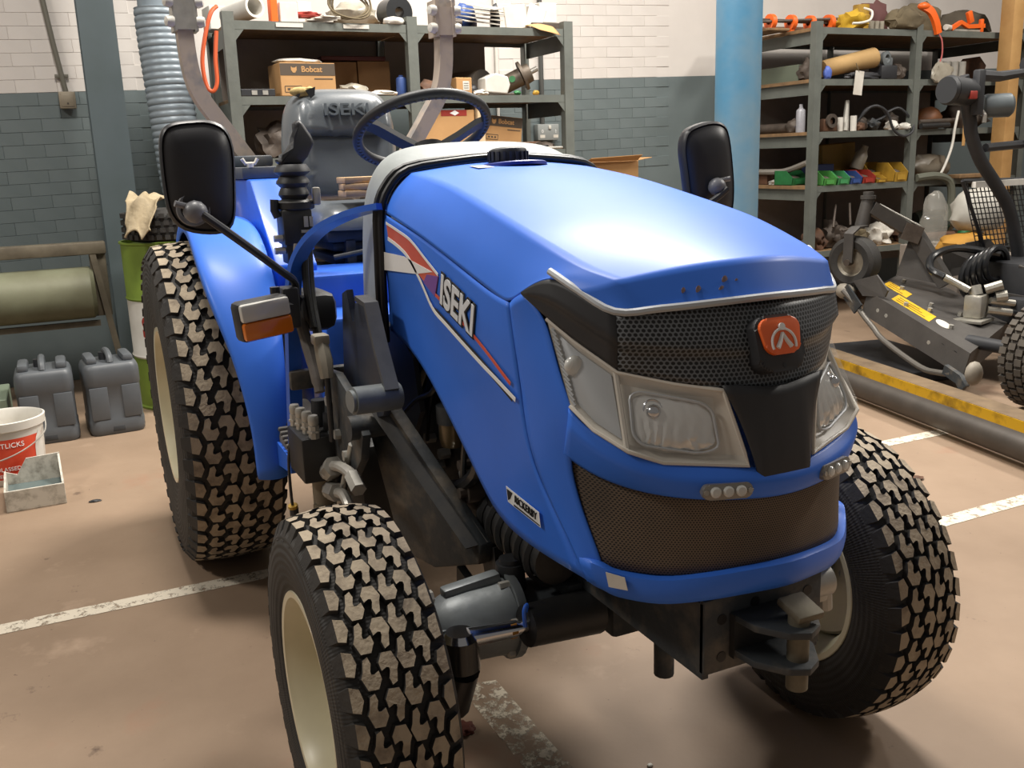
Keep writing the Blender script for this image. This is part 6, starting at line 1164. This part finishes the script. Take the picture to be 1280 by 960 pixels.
# hoses and hydraulic motor
for k in range(5): mp(MB().tube([Vector((-2.27+.02*k, 3.83+.01*k, .53))+Vector((-.05*math.cos(a)*.5, (.17-.012*k)*math.cos(a), (.125-.008*k)*math.sin(a)+.02*k)) for a in [2*PI*i/28 for i in range(28)]], .017, n=8, closed=True), 'hose_coil', BLACKG)
HM = M('fitting_bright', '#b5b2a8', .35, .6, '#8e8a80', .42, 20)
mp(MB().box((-2.10, 3.62, .40), (.10, .10, .13), Matrix.Rotation(.3, 3, 'Z'), bev=.012).cyl((-2.10, 3.62, .46), (-2.12, 3.62, .51), .035, n=16).box((-2.10, 3.60, .325), (.17, .17, .02), Matrix.Rotation(.3, 3, 'Z'), bev=.004), 'hydraulic_motor', HM)
for a, b, r_ in (((-2.12, 3.58, .49), (-2.22, 3.50, .56), .02), ((-2.08, 3.66, .49), (-2.02, 3.72, .52), .028), ((-2.06, 3.68, .43), (-2.0, 3.80, .41), .02), ((-2.06, 3.66, .38), (-2.0, 3.78, .36), .022), ((-2.04, 3.70, .45), (-2.0, 3.74, .46), .03)): mp(MB().cyl(a, b, r_, n=10), 'hose_fitting', HM)
mp(MB().tube([(-2.22, 3.50, .56), (-2.30, 3.48, .60), (-2.36, 3.56, .66), (-2.32, 3.7, .70), (-2.2, 3.9, .66)], .022, smooth=6), 'hydraulic_hose', BLACKG); mp(MB().tube([(-2.0, 3.78, .36), (-1.95, 3.90, .34), (-2.0, 4.0, .40)], .022, smooth=5), 'hydraulic_hose', BLACKG)
mp(MB().box((-2.15, 4.15, .45), (.4, .5, .34), bev=.03), 'mower_body', BLACK); mp(MB().bar([(-2.1, 3.80, .42), (-1.7, 4.1, .34)], (0, 0, 1), .09, .02), 'lift_arm', MOWER, smooth=0)
mp(MB().box((-1.95, 4.05, .62), (.25, .3, .02), Matrix.Rotation(.3, 3, 'X')@Matrix.Rotation(.2, 3, 'Y'), bev=.006), 'foot_plate', MOWER)
# front wheel of the mower
wc = Vector((-1.43, 3.34, .265)); wm = MB(); wm.lathe([(.13, -.09), (.2, -.10), (.245, -.085), (.252, 0), (.245, .085), (.2, .10), (.13, .09)], wc, (1, 0, 0), n=56)
for k in range(34):
    for j in range(4):
        a = 2*PI*(k+.5*(j % 2))/34; wm.box(wc+Vector((-.066+.044*j, math.cos(a)*.255, math.sin(a)*.255)), (.036, .02, .032), Matrix.Rotation(a, 3, 'X'))
mw_ = mp(wm, 'mower_tyre', M('mower_tyre_dusty', '#565048', .85, 0, '#3b3733', .42, 14), smooth=30); mp(MB().lathe([(.135, .07), (.12, .03), (.05, .02), (0, .04)], wc, (1, 0, 0), n=32), 'mower_rim', DARK, mw_)
mt2 = mw_.copy(); COL.objects.link(mt2); mt2.location = (0, 1.25, 0); mr2 = mw_.children[0].copy(); COL.objects.link(mr2); mr2.parent = mt2
mp(MB().box((-1.85, 4.35, .36), (.62, 1.1, .16), bev=.03).cyl((-1.9, 4.59, .265), (-1.4, 4.59, .265), .04, n=14).cyl((-1.9, 3.34, .265), (-1.42, 3.34, .265), .035, n=14), 'mower_chassis', BLACK)
mp(MB().tube([(x, y, z) for x, y, z in PT_MPOST], .036, n=12, smooth=5), 'bent_post', BLACK)
mp(MB().cyl((-2.27, 3.49, 1.565), (-2.28, 3.66, 1.555), .078, .07, n=28).cyl((-2.27, 3.47, 1.566), (-2.27, 3.49, 1.565), .07, .078, n=28), 'work_lamp', M('lamp_shell', '#2d2e30', .45)); mp(MB().box((-2.24, 3.68, 1.55), (.05, .05, .24), bev=.01), 'lamp_mount', BLACK)
mp(MB().box((-2.205, 3.60, 1.535), (.02, .05, .042), bev=.004), 'red_reflector', REDB)
mp(MB().lathe([(0, 0), (.055, 0), (.064, .02), (.064, .14), (.05, .155), (0, .155)], (-2.27, 3.76, 1.48), (.5, .85, 0), n=28), 'round_canister', M('canister_grey', '#565d60', .4, 0, '#474d50', .45, 6)); mp(MB().tube([(-2.25, 3.72, 1.46), (-2.22, 3.72, 1.43), (-2.22, 3.72, 1.39)], .012), 'hook', STEEL)
mp(MB().tube([(-2.25, 3.70, 1.64), (-2.25, 3.85, 1.635), (-2.25, 4.12, 1.665)], [.032, .028, .02], n=8), 'control_arm', BLACK); mp(MB().tube([(-2.25, 4.06, 1.70), (-2.25, 4.3, 1.71)], .046, n=14), 'arm_grip', BLACK)
mp(MB().tube([(-2.28, 3.82, 1.255), (-2.28, 4.25, 1.272)], .024, n=8), 'cross_tube', BLACK); mp(MB().tube([(-2.25, 4.12, 1.7), (-2.25, 4.14, 1.26), (-2.25, 4.22, .8)], .026, n=8), 'rear_post', BLACK)
# mesh guard
g0, gu, gv = Vector((-2.45, 3.86, 1.07)), Vector((0, .6, -.01)), Vector((0, .17, -.42))
mp(MB().tube([g0, g0+gu, g0+gu+gv, g0+gv*.95+gu*.1, g0], .012, n=6), 'guard_frame', BLACK); gm_ = MB()
for i in range(19): p = g0+gu*(i/18); gm_.box(p+gv*.5, (.003, .006, gv.length), Matrix.Rotation(math.atan2(gv.y, -gv.z), 3, 'X'))
for j in range(14): p = g0+gv*(j/13); gm_.box(p+gu*.5, (.003, gu.length, .006))
gm_o = mp(gm_, 'guard_mesh', BLACK, smooth=0); gm_o['kind'] = 'stuff'
mp(MB().box((-2.43, 4.18, 1.045), (.03, .5, .035)), 'pale_cover', PLASTW)
lump('white_sack', 'white sack showing behind the mesh guard of the mower', 'sack', (-2.85, 4.50, .725), (.3, .36, .28), M('sack_white', '#b4b1a8', .6, 0, '#98958c', .45, 6), 110, .2)
lump('ochre_cloth', 'ochre cloth under the white sack behind the mesh guard', 'cloth', (-2.83, 4.40, .58), (.3, .4, .14), M('ochre', '#a87a2c', .8), 111, .2)
o = box_thing('pallet_stack', 'dark stack carrying the white sack beside the mower', 'stack', (-2.85, 4.42, 0), (.4, .6, .575), DARKB)
lump('clear_bag', 'thin clear bag standing between the rack and the mower', 'bag', (-3.3, 4.62, .60), (.16, .2, .36), glass('bag_clear', '#b9b6ad', .28, .2), 113, .2)
box_thing('dark_crate', 'dark crate carrying the thin clear bag', 'crate', (-3.3, 4.64, 0), (.3, .35, .595), DARKB)
# ------------------------------------------------------------------ steel lying on the floor by the mower
dv = Vector((1.0, -.20, 0)).normalized(); nv = Vector((-dv.y*-1, -dv.x, 0)); nv = Vector((dv.y, -dv.x, 0)); nv = nv if nv.y < 0 else -nv
p0 = Vector((-2.9, 3.09, 0)); Ls = 3.2
def ext(prof): return [[p0+dv*l+nv*a+Vector((0, 0, z)) for a, z in prof] for l in (0, Ls)]
t = thing('steel_channel', 'long brown and yellow steel channel lying on the floor beside the mower', 'steel beam', p0)
def sp_(prof, name, mat):
    m = MB(); m.loft(ext(prof)); m.xform(Matrix.Translation(-p0)); m.build(name, mat, t, smooth=0)
sp_([(-.13, 0), (0, 0), (0, .108), (-.13, .108)], 'upper_flange', BROWNST); sp_([(.0005, .045), (.004, .045), (.004, .106), (.0005, .106)], 'yellow_web', YELSTEEL); sp_([(.0005, 0), (.10, 0), (.10, .043), (.0005, .043)], 'lower_flange', BROWNST); sp_([(.1005, .026), (.104, .026), (.104, .044), (.1005, .044)], 'yellow_edge', M('yellow_edge', '#e0b73a', .45))
t = thing('steel_pipe', 'long dark steel pipe lying in front of the yellow edged channel', 'pipe', p0+nv*.2); m = MB(); m.lathe([(.045, 0), (.056, 0), (.056, Ls), (.045, Ls)], (0, 0, .075), dv, n=28); m.build('pipe', M('pipe_dark', '#4c4640', .5, .3, '#38332e', .45, 7), t)
for l in (.3, 2.9): MB().box(dv*l+Vector((0, 0, .009)), (.06, .1, .018)).build('packing', DARK, t, smooth=0)
o = box_thing('shade_tray', 'wide black tray added to darken the shaded floor under the raised mower deck', 'tray', (-2.55, 3.5, 0), (.9, .5, .06), BLACK, rz=-.2)  # black slab added where the floor lies in the deck's shadow
# ------------------------------------------------------------------ small litter on the floor
lump('oily_debris', 'rusty red lump of debris on the floor by the ball joint', 'debris', (-.26, -.245, 0), (.05, .045, .02), M('debris_red', '#5a2a1c', .7), 120, .5)
lump('oily_debris', 'black scrap on the floor behind the red lump of debris', 'debris', (-.40, -.21, 0), (.03, .07, .012), BLACK, 121, .5)
lump('white_chip', 'tiny white chip on the floor ahead of the axle', 'debris', (.05, .06, 0), (.012, .014, .006), PLASTW, 122, .3, sub=2)
lump('dark_chip', 'dark flat chip on the floor behind the far front tyre', 'debris', (-1.0, 1.98, 0), (.05, .09, .015), RUST, 123, .4)
lump('black_curl', 'small black curl of plastic on the floor beside the cut-down tray', 'debris', (-2.44, -.95, 0), (.02, .05, .008), BLACK, 124, .5)
